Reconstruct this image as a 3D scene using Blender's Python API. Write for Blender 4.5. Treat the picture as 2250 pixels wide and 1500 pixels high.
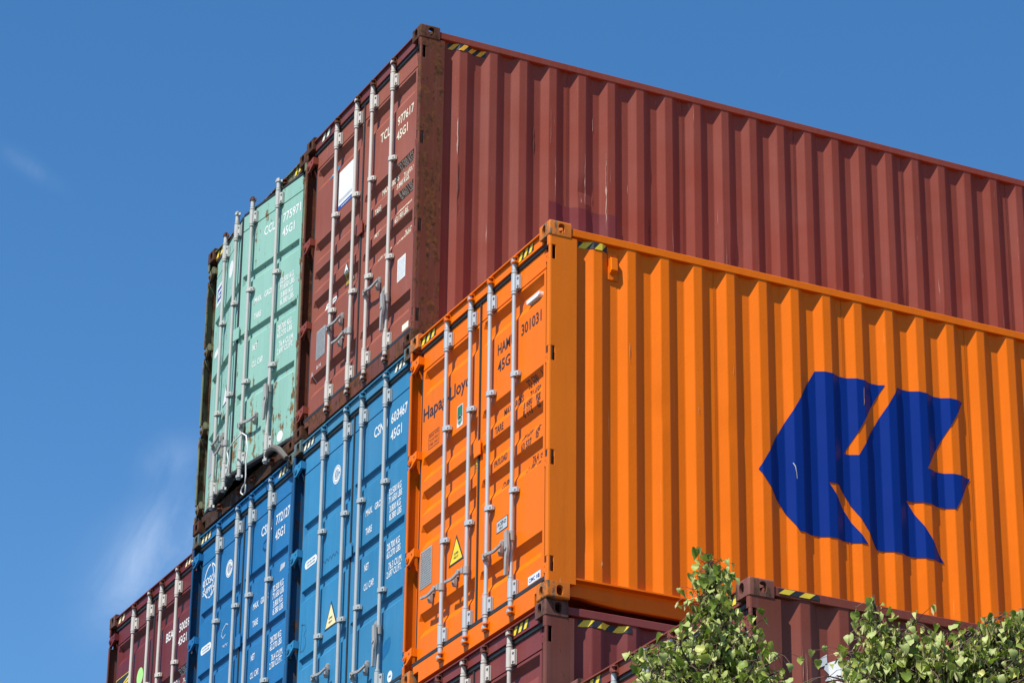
import bpy, bmesh, math, random
import numpy as np
from mathutils import Vector, Matrix

random.seed(7)
for o in list(bpy.data.objects):
    bpy.data.objects.remove(o, do_unlink=True)
SC = bpy.context.scene
COL = SC.collection
R = math.radians
G = 8.70                      # height of the orange container's floor above the yard

# ------------------------------------------------------------------ camera
CAM = Vector((18.1582, -9.1509, -7.2154 + G))
yaw, pitch, roll = 1.11687457, 0.42198503, 0.01247117
cy, sy, cp, sp = math.cos(yaw), math.sin(yaw), math.cos(pitch), math.sin(pitch)
fwd = Vector((-sy*cp, cy*cp, sp)); rgt = Vector((cy, sy, 0)); upv = rgt.cross(fwd)
c_, s_ = math.cos(roll), math.sin(roll)
r2 = rgt*c_ + upv*s_; u2 = upv*c_ - rgt*s_
FPX = 6859.89
cam = bpy.data.objects.new('camera', bpy.data.cameras.new('camera')); COL.objects.link(cam)
m = Matrix((r2, u2, -fwd)).transposed().to_4x4(); m.translation = CAM
cam.matrix_world = m
cam.data.sensor_fit = 'HORIZONTAL'; cam.data.sensor_width = 36; cam.data.lens = 36*FPX/2250
cam.data.clip_start = 0.1; cam.data.clip_end = 20000
SC.camera = cam
def pixel_ray(u, v):
    return r2*((u-1125)/FPX) - u2*((v-750)/FPX) + fwd
def at_y(u, v, y):
    d = pixel_ray(u, v); return CAM + d*((y-CAM.y)/d.y)
def at_dist(u, v, dist):
    d = pixel_ray(u, v); return CAM + d*(dist/math.hypot(d.x, d.y))
def to_px(p):
    d = Vector(p)-CAM; z = d.dot(fwd)
    return 1125+FPX*d.dot(r2)/z, 750-FPX*d.dot(u2)/z, z

# ------------------------------------------------------------------ sun and sky
SUN = Vector((0.425, -1.0, 1.56)).normalized()
sun = bpy.data.objects.new('sun', bpy.data.lights.new('sun', 'SUN')); COL.objects.link(sun)
sun.rotation_euler = SUN.to_track_quat('Z', 'Y').to_euler()
sun.data.energy = 5.0; sun.data.angle = R(0.53); sun.data.color = (1.0, 0.955, 0.89)
SC.view_settings.view_transform = 'Standard'; SC.view_settings.look = 'None'
SC.view_settings.exposure = 0.74; SC.view_settings.gamma = 1.0
SC.view_settings.use_curve_mapping = False

W = bpy.data.worlds.new('World'); SC.world = W; W.use_nodes = True
nt = W.node_tree; nt.nodes.clear()
def nd(t, typ, **kw):
    n = t.nodes.new(typ)
    for k, v in kw.items(): setattr(n, k, v)
    return n
sky = nd(nt, 'ShaderNodeTexSky'); sky.sky_type = 'NISHITA'; sky.sun_disc = False
sky.sun_elevation = math.asin(SUN.z); sky.sun_rotation = math.atan2(SUN.x, SUN.y)
sky.altitude = 50; sky.air_density = 1.0; sky.dust_density = 0.15; sky.ozone_density = 3.0
bg = nd(nt, 'ShaderNodeBackground'); bg.inputs['Strength'].default_value = 0.096
wo = nd(nt, 'ShaderNodeOutputWorld')
# thin cirrus: direction-space noise, strongest in two wisps low in the west
tcw = nd(nt, 'ShaderNodeTexCoord')
ca, cb = pixel_ray(250, 1320).normalized(), pixel_ray(430, 1040).normalized()
cax = (cb-ca).normalized(); cmid = (ca+cb).normalized(); cper = cmid.cross(cax)
mapw = nd(nt, 'ShaderNodeCombineXYZ')
for k_, (vec_, f_) in enumerate(((cax, 22.0), (cper, 42.0), (cmid, 22.0))):
    dd = nd(nt, 'ShaderNodeVectorMath', operation='DOT_PRODUCT'); dd.inputs[1].default_value = vec_*f_
    nt.links.new(tcw.outputs['Generated'], dd.inputs[0]); nt.links.new(dd.outputs['Value'], mapw.inputs[k_])
nzw = nd(nt, 'ShaderNodeTexNoise'); nzw.inputs['Scale'].default_value = 1.0; nzw.inputs['Detail'].default_value = 8; nzw.inputs['Roughness'].default_value = 0.6; nzw.inputs['Distortion'].default_value = 0.6
nt.links.new(mapw.outputs['Vector'], nzw.inputs['Vector'])
def wmath(op, a, b, clamp=False):
    n = nd(nt, 'ShaderNodeMath', operation=op); n.use_clamp = clamp
    for i, x in enumerate((a, b)):
        if isinstance(x, (int, float)): n.inputs[i].default_value = x
        else: nt.links.new(x, n.inputs[i])
    return n.outputs[0]
def wisp(p1, p2, width):
    """soft lobe round the segment between two sky directions"""
    a, b = [pixel_ray(*p).normalized() for p in (p1, p2)]
    mid = (a+b).normalized(); ax = (b-a); L = ax.length/2; ax.normalize(); per = mid.cross(ax)
    outs = []
    for vec, s in ((ax, L), (per, width)):
        dn = nd(nt, 'ShaderNodeVectorMath', operation='DOT_PRODUCT')
        sub = nd(nt, 'ShaderNodeVectorMath', operation='SUBTRACT'); sub.inputs[1].default_value = mid
        nt.links.new(tcw.outputs['Generated'], sub.inputs[0]); nt.links.new(sub.outputs['Vector'], dn.inputs[0]); dn.inputs[1].default_value = vec
        q = wmath('DIVIDE', dn.outputs['Value'], s); outs.append(wmath('MULTIPLY', q, q))
    fr = nd(nt, 'ShaderNodeVectorMath', operation='DOT_PRODUCT'); fr.inputs[1].default_value = mid
    nt.links.new(tcw.outputs['Generated'], fr.inputs[0])
    e = wmath('POWER', 2.718, wmath('MULTIPLY', wmath('ADD', outs[0], outs[1]), -1.0))
    return wmath('MULTIPLY', e, wmath('GREATER_THAN', fr.outputs['Value'], 0.0))
nclip = wmath('ADD', wmath('MULTIPLY', wmath('SUBTRACT', nzw.outputs['Fac'], 0.36, True), 2.6, True), 0.18, True)
w1 = wmath('MULTIPLY', wisp((275, 1300), (440, 1085), 0.0100), 0.27)
w2 = wmath('MULTIPLY', wisp((230, 1400), (420, 1180), 0.018), 0.09)
w3 = wmath('MULTIPLY', wisp((0, 325), (115, 400), 0.0025), 0.07)
w4 = wmath('MULTIPLY', wisp((320, 1020), (430, 980), 0.006), 0.13)
wsum = wmath('ADD', wmath('ADD', w1, w2), wmath('ADD', w3, w4))
fac = wmath('MULTIPLY', wsum, nclip, True)
base = wmath('MULTIPLY', wmath('SUBTRACT', nzw.outputs['Fac'], 0.70, True), 0.15, True)
fac = wmath('ADD', fac, base, True)
mixw = nd(nt, 'ShaderNodeMixRGB'); mixw.inputs['Color2'].default_value = (7.6, 8.4, 9.6, 1)
hsv = nd(nt, 'ShaderNodeHueSaturation'); hsv.inputs['Saturation'].default_value = 1.27; nt.links.new(sky.outputs[0], hsv.inputs['Color'])
nt.links.new(fac, mixw.inputs['Fac']); nt.links.new(hsv.outputs[0], mixw.inputs['Color1'])
nt.links.new(mixw.outputs[0], bg.inputs['Color']); nt.links.new(bg.outputs[0], wo.inputs['Surface'])

# ------------------------------------------------------------------ materials
def principled(name):
    mt = bpy.data.materials.new(name); mt.use_nodes = True
    t = mt.node_tree; b = t.nodes['Principled BSDF']; return mt, t, b
def tmath(t, op, a, b=0.0, clamp=False):
    n = nd(t, 'ShaderNodeMath', operation=op); n.use_clamp = clamp
    for i, x in enumerate((a, b)):
        if isinstance(x, (int, float)): n.inputs[i].default_value = x
        else: t.links.new(x, n.inputs[i])
    return n.outputs[0]
def tnoise(t, vec, scale, detail=4, rough=0.55):
    n = nd(t, 'ShaderNodeTexNoise'); n.inputs['Scale'].default_value = scale; n.inputs['Detail'].default_value = detail; n.inputs['Roughness'].default_value = rough
    t.links.new(vec, n.inputs['Vector']); return n.outputs['Fac']
def tmap(t, vec, scale, loc=(0, 0, 0)):
    n = nd(t, 'ShaderNodeMapping'); n.inputs['Scale'].default_value = scale; n.inputs['Location'].default_value = loc
    t.links.new(vec, n.inputs['Vector']); return n.outputs['Vector']
def tmix(t, f, a, b):
    n = nd(t, 'ShaderNodeMixRGB')
    for i, x in zip(('Fac', 'Color1', 'Color2'), (f, a, b)):
        if isinstance(x, (int, float)): n.inputs[i].default_value = x
        elif isinstance(x, tuple): n.inputs[i].default_value = (*x, 1)
        else: t.links.new(x, n.inputs[i])
    return n.outputs[0]
def tramp(t, f, lo, hi):
    n = nd(t, 'ShaderNodeMapRange'); n.inputs['From Min'].default_value = lo; n.inputs['From Max'].default_value = hi
    t.links.new(f, n.inputs['Value']); return n.outputs['Result']
def paint(name, col, rust=0.0, streak=0.25, scratch=0.2, scratch_col=None, fade=0.15, seed=0.0, rough=0.42, low=0.0, rust_dark=(0.045, 0.02, 0.012), rust_light=(0.16, 0.06, 0.022), bump=0.15):
    """sprayed steel: large fade patches, run-off streaks, chips and rust"""
    mt, t, b = principled(name)
    col = tuple(x*0.78 for x in col); scratch_col = tuple(x*0.78 for x in scratch_col) if scratch_col else None
    rust_dark = tuple(x*0.8 for x in rust_dark); rust_light = tuple(x*0.8 for x in rust_light)
    tc = nd(t, 'ShaderNodeTexCoord').outputs['Object']
    vec = tmap(t, tc, (1, 1, 1), (seed*3.7, seed*1.3, seed*2.1))
    big = tnoise(t, vec, 1.3, 3)
    c = tmix(t, tramp(t, big, 0.35, 0.7), tuple(x*0.93 for x in col), tuple(min(1, x*(1-fade*0.4)+fade*0.10) for x in col))
    st = tnoise(t, tmap(t, vec, (16, 16, 0.55)), 1.0, 5, 0.6)
    c = tmix(t, tmath(t, 'MULTIPLY', tramp(t, st, 0.5, 0.78), streak), c, tuple(x*0.45+0.02 for x in col))
    st2 = tnoise(t, tmap(t, vec, (26, 26, 0.8), (5, 5, 5)), 1.0, 4, 0.6)
    c = tmix(t, tmath(t, 'MULTIPLY', tramp(t, st2, 0.55, 0.8), streak*0.6), c, tuple(min(1, x*0.85+0.09) for x in col))
    # thin scratches
    sc = tnoise(t, tmap(t, vec, (55, 55, 2.2), (1, 8, 3)), 1.0, 3, 0.5)
    scm = tramp(t, tnoise(t, vec, 2.7, 2), 0.48, 0.62)
    scf = tmath(t, 'MULTIPLY', tmath(t, 'MULTIPLY', tramp(t, sc, 0.70, 0.74), scm, True), scratch, True)
    c = tmix(t, scf, c, scratch_col or tuple(min(1, x*0.7+0.22) for x in col))
    # every sheet has weathered a little differently, and old scuffs mottle it
    oi = nd(t, 'ShaderNodeObjectInfo'); hs = nd(t, 'ShaderNodeHueSaturation')
    mott = tmath(t, 'ADD', tmath(t, 'MULTIPLY', oi.outputs['Random'], 0.10), tmath(t, 'MULTIPLY', tnoise(t, tmap(t, vec, (5, 5, 1.2), (9, 2, 4)), 1.0, 6, 0.7), 0.22))
    t.links.new(tmath(t, 'ADD', mott, 0.84), hs.inputs['Value']); t.links.new(c, hs.inputs['Color']); c = hs.outputs[0]
    ro = tmath(t, 'ADD', tmath(t, 'MULTIPLY', big, 0.18), rough-0.09)
    h = tnoise(t, vec, 45, 3)
    if rust > 0:
        r1 = tnoise(t, vec, 7.5, 8, 0.68)
        r2_ = tnoise(t, tmap(t, vec, (20, 20, 1.6), (2, 4, 6)), 1.0, 5, 0.6)
        rr = tmath(t, 'ADD', tmath(t, 'MULTIPLY', r1, 0.5), tmath(t, 'MULTIPLY', r2_, 0.5))
        if low:      # corrosion that has gathered along the bottom edge
            sx = nd(t, 'ShaderNodeSeparateXYZ'); t.links.new(tc, sx.inputs[0])
            mr = nd(t, 'ShaderNodeMapRange'); mr.inputs['From Min'].default_value = 0.95; mr.inputs['From Max'].default_value = 0.15; t.links.new(sx.outputs['Z'], mr.inputs['Value'])
            rr = tmath(t, 'ADD', rr, tmath(t, 'MULTIPLY', mr.outputs['Result'], low))
        lo = 0.72-0.38*rust
        rf = tramp(t, rr, lo, lo+0.045)
        rcol = tmix(t, tramp(t, tnoise(t, vec, 21, 5, 0.7), 0.35, 0.65), rust_dark, rust_light)
        c = tmix(t, rf, c, rcol)
        ro = tmath(t, 'ADD', ro, tmath(t, 'MULTIPLY', rf, 0.35), True)
        h = tmath(t, 'ADD', h, tmath(t, 'MULTIPLY', rf, 0.4))
    t.links.new(c, b.inputs['Base Color']); t.links.new(ro, b.inputs['Roughness'])
    b.inputs['Specular IOR Level'].default_value = 0.14
    bp = nd(t, 'ShaderNodeBump'); bp.inputs['Strength'].default_value = bump; bp.inputs['Distance'].default_value = 0.004
    wav = tmath(t, 'ADD', h, tmath(t, 'MULTIPLY', tnoise(t, vec, 4, 2), 3.0))
    t.links.new(wav, bp.inputs['Height']); t.links.new(bp.outputs['Normal'], b.inputs['Normal'])
    return mt
def plain(name, col, rough=0.6, metal=0.0, var=0.12, scale=14.0):
    mt, t, b = principled(name)
    tc = nd(t, 'ShaderNodeTexCoord').outputs['Object']
    n = tnoise(t, tc, scale, 5, 0.6); col = tuple(x*0.82 for x in col)
    c = tmix(t, tramp(t, n, 0.3, 0.7), tuple(x*(1-var) for x in col), tuple(min(1, x*(1+var)) for x in col))
    t.links.new(c, b.inputs['Base Color']); b.inputs['Roughness'].default_value = rough; b.inputs['Metallic'].default_value = metal
    return mt
def steel(name, col, dirt, amount, rough=0.42, metal=0.0):
    mt, t, b = principled(name)
    tc = nd(t, 'ShaderNodeTexCoord').outputs['Object']
    col = tuple(x*0.74 for x in col); dirt = tuple(x*0.74 for x in dirt)
    n = tnoise(t, tmap(t, tc, (30, 30, 3.5)), 1.0, 6, 0.65); n2 = tnoise(t, tc, 60, 4, 0.6)
    f = tmath(t, 'MULTIPLY', tramp(t, n, 0.5, 0.72), amount)
    c = tmix(t, f, col, dirt); c = tmix(t, tmath(t, 'MULTIPLY', n2, 0.3), c, tuple(x*0.55 for x in col))
    t.links.new(c, b.inputs['Base Color']); b.inputs['Roughness'].default_value = rough; b.inputs['Metallic'].default_value = metal
    return mt
RUBBER = plain('gasket_rubber', (0.018, 0.019, 0.02), 0.55, var=0.35)
BLACK = plain('black_print', (0.018, 0.018, 0.022), 0.5)
WHITE = plain('white_print', (0.75, 0.76, 0.74), 0.55, var=0.08, scale=30)
YELLOW = plain('yellow_print', (0.85, 0.62, 0.03), 0.5)
PALEYELLOW = plain('faded_yellow_print', (0.80, 0.70, 0.38), 0.55)
OCHRE = plain('ochre_print', (0.42, 0.26, 0.015), 0.5)
CREAM = plain('cream_print', (0.78, 0.75, 0.58), 0.55)
PLATE = plain('plate_metal', (0.34, 0.35, 0.34), 0.45, var=0.2, scale=50)
GREEN = plain('green_print', (0.02, 0.16, 0.09), 0.5)
LIME = plain('lime_print', (0.40, 0.78, 0.24), 0.5)
BLUEPRINT = plain('blue_print', (0.03, 0.08, 0.32), 0.5)
PALEBLUE = plain('pale_blue_print', (0.03, 0.22, 0.36), 0.5)
SILVERPRINT = plain('silver_print', (0.46, 0.50, 0.52), 0.45)
LOGOBLUE = paint('logo_blue_paint', (0.0012, 0.026, 0.215), 0.0, 0.0, 0.10, (0.35, 0.38, 0.45), 0.0, seed=4)
ROPE = plain('rope_fibre', (0.68, 0.68, 0.66), 0.8, scale=120)

# ------------------------------------------------------------------ mesh helpers
def link(o, parent=None):
    COL.objects.link(o)
    if parent is not None: o.parent = parent
    return o
def obj(name, me, mat, parent=None, loc=(0, 0, 0), scale=None):
    if len(me.materials) == 0: me.materials.append(None)
    o = bpy.data.objects.new(name, me); link(o, parent); o.location = loc
    if scale: o.scale = scale
    o.material_slots[0].link = 'OBJECT'; o.material_slots[0].material = mat
    return o
def mesh_of(bm, name='part', smooth=None):
    bmesh.ops.recalc_face_normals(bm, faces=bm.faces)
    me = bpy.data.meshes.new(name); bm.to_mesh(me); bm.free()
    if smooth is not None:
        for p in me.polygons: p.use_smooth = True
        me.set_sharp_from_angle(angle=R(smooth))
    return me
def box(bm, x0, x1, y0, y1, z0, z1):
    v = [bm.verts.new(p) for p in ((x0,y0,z0),(x1,y0,z0),(x1,y1,z0),(x0,y1,z0),(x0,y0,z1),(x1,y0,z1),(x1,y1,z1),(x0,y1,z1))]
    for f in ((0,3,2,1),(4,5,6,7),(0,1,5,4),(1,2,6,5),(2,3,7,6),(3,0,4,7)): bm.faces.new([v[i] for i in f])
    return v
def prism(bm, pts, a, b, axis='z'):
    """polygon extruded along an axis; pts are the other two coordinates in order"""
    def mk(p, t):
        return {'z': (p[0], p[1], t), 'y': (p[0], t, p[1]), 'x': (t, p[0], p[1])}[axis]
    A = [bm.verts.new(mk(p, a)) for p in pts]; B = [bm.verts.new(mk(p, b)) for p in pts]
    n = len(pts); bm.faces.new(A); bm.faces.new(B)
    for i in range(n): bm.faces.new((A[i], A[(i+1) % n], B[(i+1) % n], B[i]))
def cyl(bm, c, r, a, b, axis='z', n=12, r2=None):
    r2 = r if r2 is None else r2
    def mk(ang, rr, t):
        p, q = c[0]+rr*math.cos(ang), c[1]+rr*math.sin(ang)
        return {'z': (p, q, t), 'y': (p, t, q), 'x': (t, p, q)}[axis]
    A = [bm.verts.new(mk(2*math.pi*i/n, r, a)) for i in range(n)]; B = [bm.verts.new(mk(2*math.pi*i/n, r2, b)) for i in range(n)]
    bm.faces.new(A); bm.faces.new(B)
    for i in range(n): bm.faces.new((A[i], A[(i+1) % n], B[(i+1) % n], B[i]))
def bevel_all(bm, w, seg=1):
    bmesh.ops.bevel(bm, geom=list(bm.edges), offset=w, segments=seg, affect='EDGES', profile=0.6)
def tube(bm, pts, radii, n=8):
    pts = [Vector(p) for p in pts]; rings = []
    for i, p in enumerate(pts):
        d = (pts[min(i+1, len(pts)-1)]-pts[max(i-1, 0)])
        d = d.normalized() if d.length > 1e-9 else Vector((0, 0, 1))
        a = d.orthogonal().normalized() if i == 0 else (rings_a - d*rings_a.dot(d)).normalized()
        rings_a = a; b = d.cross(a); r = radii[i] if isinstance(radii, (list, tuple)) else radii
        rings.append([bm.verts.new(p+(a*math.cos(2*math.pi*k/n)+b*math.sin(2*math.pi*k/n))*r) for k in range(n)])
    for A, B in zip(rings, rings[1:]):
        for k in range(n): bm.faces.new((A[k], A[(k+1) % n], B[(k+1) % n], B[k]))
    bm.faces.new(rings[0]); bm.faces.new(rings[-1])

# ------------------------------------------------------------------ the yard
bm = bmesh.new()
v = [bm.verts.new((x, y, 0)) for x, y in ((-4000, -4000), (4000, -4000), (4000, 4000), (-4000, 4000))]; bm.faces.new(v)
yard = obj('ground', mesh_of(bm), plain('yard_concrete', (0.10, 0.098, 0.092), 0.85, var=0.25, scale=0.4)); yard['kind'] = 'structure'

# ------------------------------------------------------------------ container geometry (40 ft high cube, metres)
WD, LN, HT = 2.438, 12.192, 2.896
OUTX, INX = -0.013, -0.049           # outer and inner flats of the corrugated side wall
PIT, Y0 = 0.278, 0.304
WY0, WY1 = 0.222, LN-0.222
def wall_breaks(a, b):
    ys = [a, b]
    k = -2
    while Y0+k*PIT < b+PIT:
        for q in (0, 0.066, 0.136, 0.204):
            y = Y0+k*PIT+q
            if a+1e-4 < y < b-1e-4: ys.append(y)
        k += 1
    return sorted(ys)
def wall_x(y):
    s = (y-Y0) % PIT
    if s < 0.066: return INX+(OUTX-INX)*s/0.066
    if s < 0.136: return OUTX
    if s < 0.204: return OUTX+(INX-OUTX)*(s-0.136)/0.068
    return INX
def wall_panel(a, b, dents=(), nz=26, z0=0.165, z1=2.803):
    ys = wall_breaks(a, b)
    # a narrow lap along the left edge of every sheet reads as the weld line
    ys = [a, a+0.005]+[y for y in ys if y > a+0.008]
    # rounded folds: two columns per fold
    cols = []
    for i, y in enumerate(ys):
        if 1 < i < len(ys)-1: cols += [y-0.0035, y+0.0035]
        else: cols.append(y)
    zs = [z0+(z1-z0)*i/nz for i in range(nz+1)]
    bm = bmesh.new(); grid = []
    for y in cols:
        row = []
        for z in zs:
            x = wall_x(y)
            if y <= a+0.0051: x += 0.0030
            for (dy, dz, rad, dep) in dents:
                d2 = ((y-dy)/rad)**2+((z-dz)/(rad*1.6))**2
                if d2 < 9: x -= 1.5*dep*math.exp(-d2)
            row.append(bm.verts.new((x, y, z)))
        grid.append(row)
    for A, B in zip(grid, grid[1:]):
        for j in range(nz): bm.faces.new((A[j], B[j], B[j+1], A[j+1]))
    me = mesh_of(bm, smooth=7)
    return me
SEAMS = [WY0]+[1.39+1.112*k for k in range(10)]
SEAMS = [s for s in SEAMS if s < WY1-0.4]+[WY1]
def make_panels(dents):
    return [wall_panel(a, b, [d for d in dents if a-0.5 < d[0] < b+0.5]) for a, b in zip(SEAMS, SEAMS[1:])]
def plain_wall():
    bm = bmesh.new(); cols = []
    for y in wall_breaks(WY0, WY1):
        x = -WD-wall_x(y); cols.append((bm.verts.new((x, y, 0.165)), bm.verts.new((x, y, 2.803))))
    for A, B in zip(cols, cols[1:]): bm.faces.new((A[0], A[1], B[1], B[0]))
    return mesh_of(bm)
PLAINWALL = plain_wall()

def make_casting():
    def bo(bm): me = bpy.data.meshes.new('tmp'); bmesh.ops.recalc_face_normals(bm, faces=bm.faces); bm.to_mesh(me); bm.free(); return bpy.data.objects.new('tmp', me)
    bm = bmesh.new(); bmv = box(bm, -0.162, 0, 0, 0.178, 0, 0.118)
    e = [ed for ed in bm.edges if any(v.co.x > -1e-6 and v.co.y < 1e-6 and v.co.z > 0.117 for v in ed.verts)]
    bmesh.ops.bevel(bm, geom=e, offset=0.013, segments=3, affect='EDGES', profile=0.5)
    A = bo(bm)
    cut = []
    bm = bmesh.new(); box(bm, -0.134, -0.028, 0.028, 0.150, 0.024, 0.094); cut.append(bo(bm))
    def oval(w, h, n=16):
        out = []
        for i in range(n):
            a = 2*math.pi*i/n; cx, sx = math.cos(a), math.sin(a)
            out.append((w/2*cx, (h/2-w/2)*(1 if sx > 1e-6 else (-1 if sx < -1e-6 else 0))+w/2*sx))
        return out
    bm = bmesh.new(); prism(bm, [(-0.092+p, 0.060+q) for p, q in oval(0.056, 0.078)], -0.02, 0.06, 'y'); cut.append(bo(bm))
    bm = bmesh.new(); prism(bm, [(0.100+p, 0.060+q) for p, q in oval(0.052, 0.078)], -0.06, 0.02, 'x'); cut.append(bo(bm))
    bm = bmesh.new(); prism(bm, [(-0.081+p, 0.092+q) for p, q in oval(0.060, 0.112)], 0.06, 0.14, 'z'); cut.append(bo(bm))
    COL.objects.link(A)
    for c in cut:
        COL.objects.link(c); md = A.modifiers.new('b', 'BOOLEAN'); md.operation = 'DIFFERENCE'; md.object = c; md.solver = 'EXACT'
    bpy.context.view_layer.update()
    me = bpy.data.meshes.new_from_object(A.evaluated_get(bpy.context.evaluated_depsgraph_get())); me.name = 'corner_casting'
    for o in [A]+cut: bpy.data.objects.remove(o, do_unlink=True)
    me.materials.clear()
    for p in me.polygons: p.use_smooth = True
    me.set_sharp_from_angle(angle=R(30))
    return me
CASTING = make_casting()

HINGE_Z = (2.640, 1.840, 1.040, 0.245)
def make_post():
    full = [(-.004,.226),(-.004,.018),(-.008,.008),(-.016,.003),(-.042,.003),(-.042,.012),(-.014,.012),(-.014,.105),(-.118,.105),(-.118,.226)]
    notch = [(-.004,.226),(-.004,.054),(-.012,.054),(-.012,.150),(-.118,.150),(-.118,.226)]
    bm = bmesh.new(); edges = [0.118]
    for h in sorted(HINGE_Z): edges += [h-0.058, h+0.058]
    edges.append(HT-0.118)
    for i, (a, b) in enumerate(zip(edges, edges[1:])): prism(bm, full if i % 2 == 0 else notch, a, b, 'z')
    return mesh_of(bm)
POST = make_post()
def simple_box(*a, bev=0.0):
    bm = bmesh.new(); box(bm, *a)
    if bev: bevel_all(bm, bev)
    return mesh_of(bm)
REARPOST = simple_box(-.118, -.004, LN-.226, LN-.004, .118, HT-.118)
TOPRAIL = simple_box(-.066, -.008, .178, LN-.178, 2.800, 2.860, bev=0.004)
def bottom_rail():
    bm = bmesh.new()
    prof = [(-.006,.170),(-.006,.158),(-.052,.150),(-.062,.128),(-.062,.046),(-.068,.040),(-.11,.040),(-.11,.170)]
    A = None; ys = [.178, .30, .42, .60, LN-.60, LN-.42, LN-.30, LN-.178]; lift = [.030, .030, .012, 0, 0, .012, .030, .030]
    for y, l in zip(ys, lift):
        B = [bm.verts.new((x, y, z+(l if z < .06 else 0)-(.018 if z < .06 else 0))) for x, z in prof]
        if A:
            for i in range(len(prof)): bm.faces.new((A[i], A[(i+1) % len(prof)], B[(i+1) % len(prof)], B[i]))
        else: bm.faces.new(B)
        A = B
    bm.faces.new(A)
    box(bm, -.0615, -.0585, .185, .52, .050, .128)      # doubler plate by the casting
    return mesh_of(bm)
BOTRAIL = bottom_rail()
def header():
    bm = bmesh.new()
    box(bm, -WD+.150, -.150, .030, .12, 2.762, 2.846)
    box(bm, -WD+.162, -.162, .010, .16, 2.846, 2.856)      # drip lip
    return mesh_of(bm)
HEADER = header()
def sill():
    bm = bmesh.new()
    box(bm, -WD+.150, -.150, .030, .14, .092, .150)
    box(bm, -WD+.250, -.250, .030, .14, .004, .092)
    return mesh_of(bm)
SILL = sill()
GASKETS = [simple_box(-WD+.110, -.110, .042, .078, 2.7285, 2.7615, bev=.006), simple_box(-WD+.110, -.110, .034, .078, .1515, .1930, bev=.008)]
ROOF = simple_box(-WD+.06, -.06, .16, LN-.16, 2.835, 2.851)
REAR = simple_box(-WD+.10, -.10, LN-.08, LN-.04, .02, 2.84)
FLOOR = simple_box(-WD+.10, -.10, .14, LN-.08, .10, .16)

# door skins -------------------------------------------------------
BANDS = {'deep': ([(2.550,2.500,2.420,2.350),(1.825,1.775,1.695,1.630),(1.545,1.495,1.415,1.350),(1.270,1.220,1.140,1.070),(.555,.505,.425,.360)], 0.038),
         'slim': ([(2.105,2.092,2.030,2.000),(1.515,1.502,1.440,1.410),(.920,.907,.845,.815)], 0.027)}
DY = 0.055
Z0D, Z1D = 0.195, 2.728
def door_profile(style):
    bands, dep = BANDS[style]; pr = [(Z0D, 0.0)]
    for (a, b, c, d) in reversed(bands): pr += [(d, 0), (c, dep), (b, dep), (a, 0)]
    g = 2.575
    pr += [(g-.006, 0), (g-.004, .010), (g+.004, .010), (g+.006, 0), (Z1D, 0)]
    return sorted(pr)
def prof_y(pr, z):
    for (za, da), (zb, db) in zip(pr, pr[1:]):
        if za <= z <= zb: return DY+da+(db-da)*(z-za)/(zb-za)
    return DY
def door_mesh(style, x0, x1, hx, hy):
    pr = door_profile(style); e = 0.030; bevel = 0.022 if style == 'deep' else 0.010
    xs = [(x0, 0), (x0+e, 0), (x0+e+bevel, 1), (x1-e-bevel, 1), (x1-e, 0), (x1, 0)]
    bm = bmesh.new(); grid = []
    for x, k in xs:
        grid.append([bm.verts.new((x-hx, DY+d*(k if abs(z-2.575) > .02 else 1)-hy, z)) for z, d in pr])
    for A, B in zip(grid, grid[1:]):
        for j in range(len(pr)-1): bm.faces.new((A[j], B[j], B[j+1], A[j+1]))
    # returns and back
    per = [r[0] for r in grid]+grid[-1][1:]+[r[-1] for r in reversed(grid[:-1])]+list(reversed(grid[0][1:-1]))
    back = [bm.verts.new((p.co.x, .125-hy, p.co.z)) for p in per]; n = len(per)
    for i in range(n): bm.faces.new((per[i], per[(i+1) % n], back[(i+1) % n], back[i]))
    bm.faces.new(back)
    return mesh_of(bm)
# locking gear (built round a rod at x=0,y=0, z absolute) ------------
def rod_mesh():
    bm = bmesh.new(); cyl(bm, (0, 0), .0165, .150, 2.770, n=14)
    for z in (2.722, .158, 2.548, .330): cyl(bm, (0, 0), .023, z-.008, z+.008, n=14)
    cyl(bm, (0, 0), .020, 2.735, 2.800, n=12); cyl(bm, (0, 0), .020, .085, .150, n=12)
    return mesh_of(bm, smooth=40)
def cam_mesh(top):
    bm = bmesh.new(); s = 1 if top else -1; z = 2.812 if top else .078
    prism(bm, [(-.034,.004),(-.022,-.022),(.010,-.026),(.030,-.012),(.018,.004),(.030,.020),(.004,.028),(-.018,.020)], z-.012, z+.012, 'z')
    cyl(bm, (0, 0), .013, z-.03, z+.03, n=8); cyl(bm, (-.012, -.008), .010, z, z+s*.028, n=6)
    return mesh_of(bm, smooth=40)
def keeper_mesh(top):
    bm = bmesh.new(); z = 2.814 if top else .080
    box(bm, -.042, .048, .004, .012, z-.034, z+.030)
    for zz in (z-.022, z+.016):
        prism(bm, [(-.036,.006),(.046,.006),(.046,-.018),(.030,-.030),(-.030,-.016)], zz-.005, zz+.005, 'z')
    return mesh_of(bm)
def bearing_mesh(top):
    bm = bmesh.new(); z0, z1 = (2.560, 2.705) if top else (.172, .318)
    cyl(bm, (0, 0), .0250, z0, z1, n=14)
    box(bm, -.022, .052, .018, .034, z0+.016, z1-.016)
    prism(bm, [(.016,-.004),(.052,.014),(.052,.020),(.010,.022)], z0+.020, z1-.020, 'z')
    for zz in (z0+.040, z1-.040): cyl(bm, (.040, zz), .009, .000, .018, 'y', 8)
    return mesh_of(bm, smooth=40)
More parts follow.
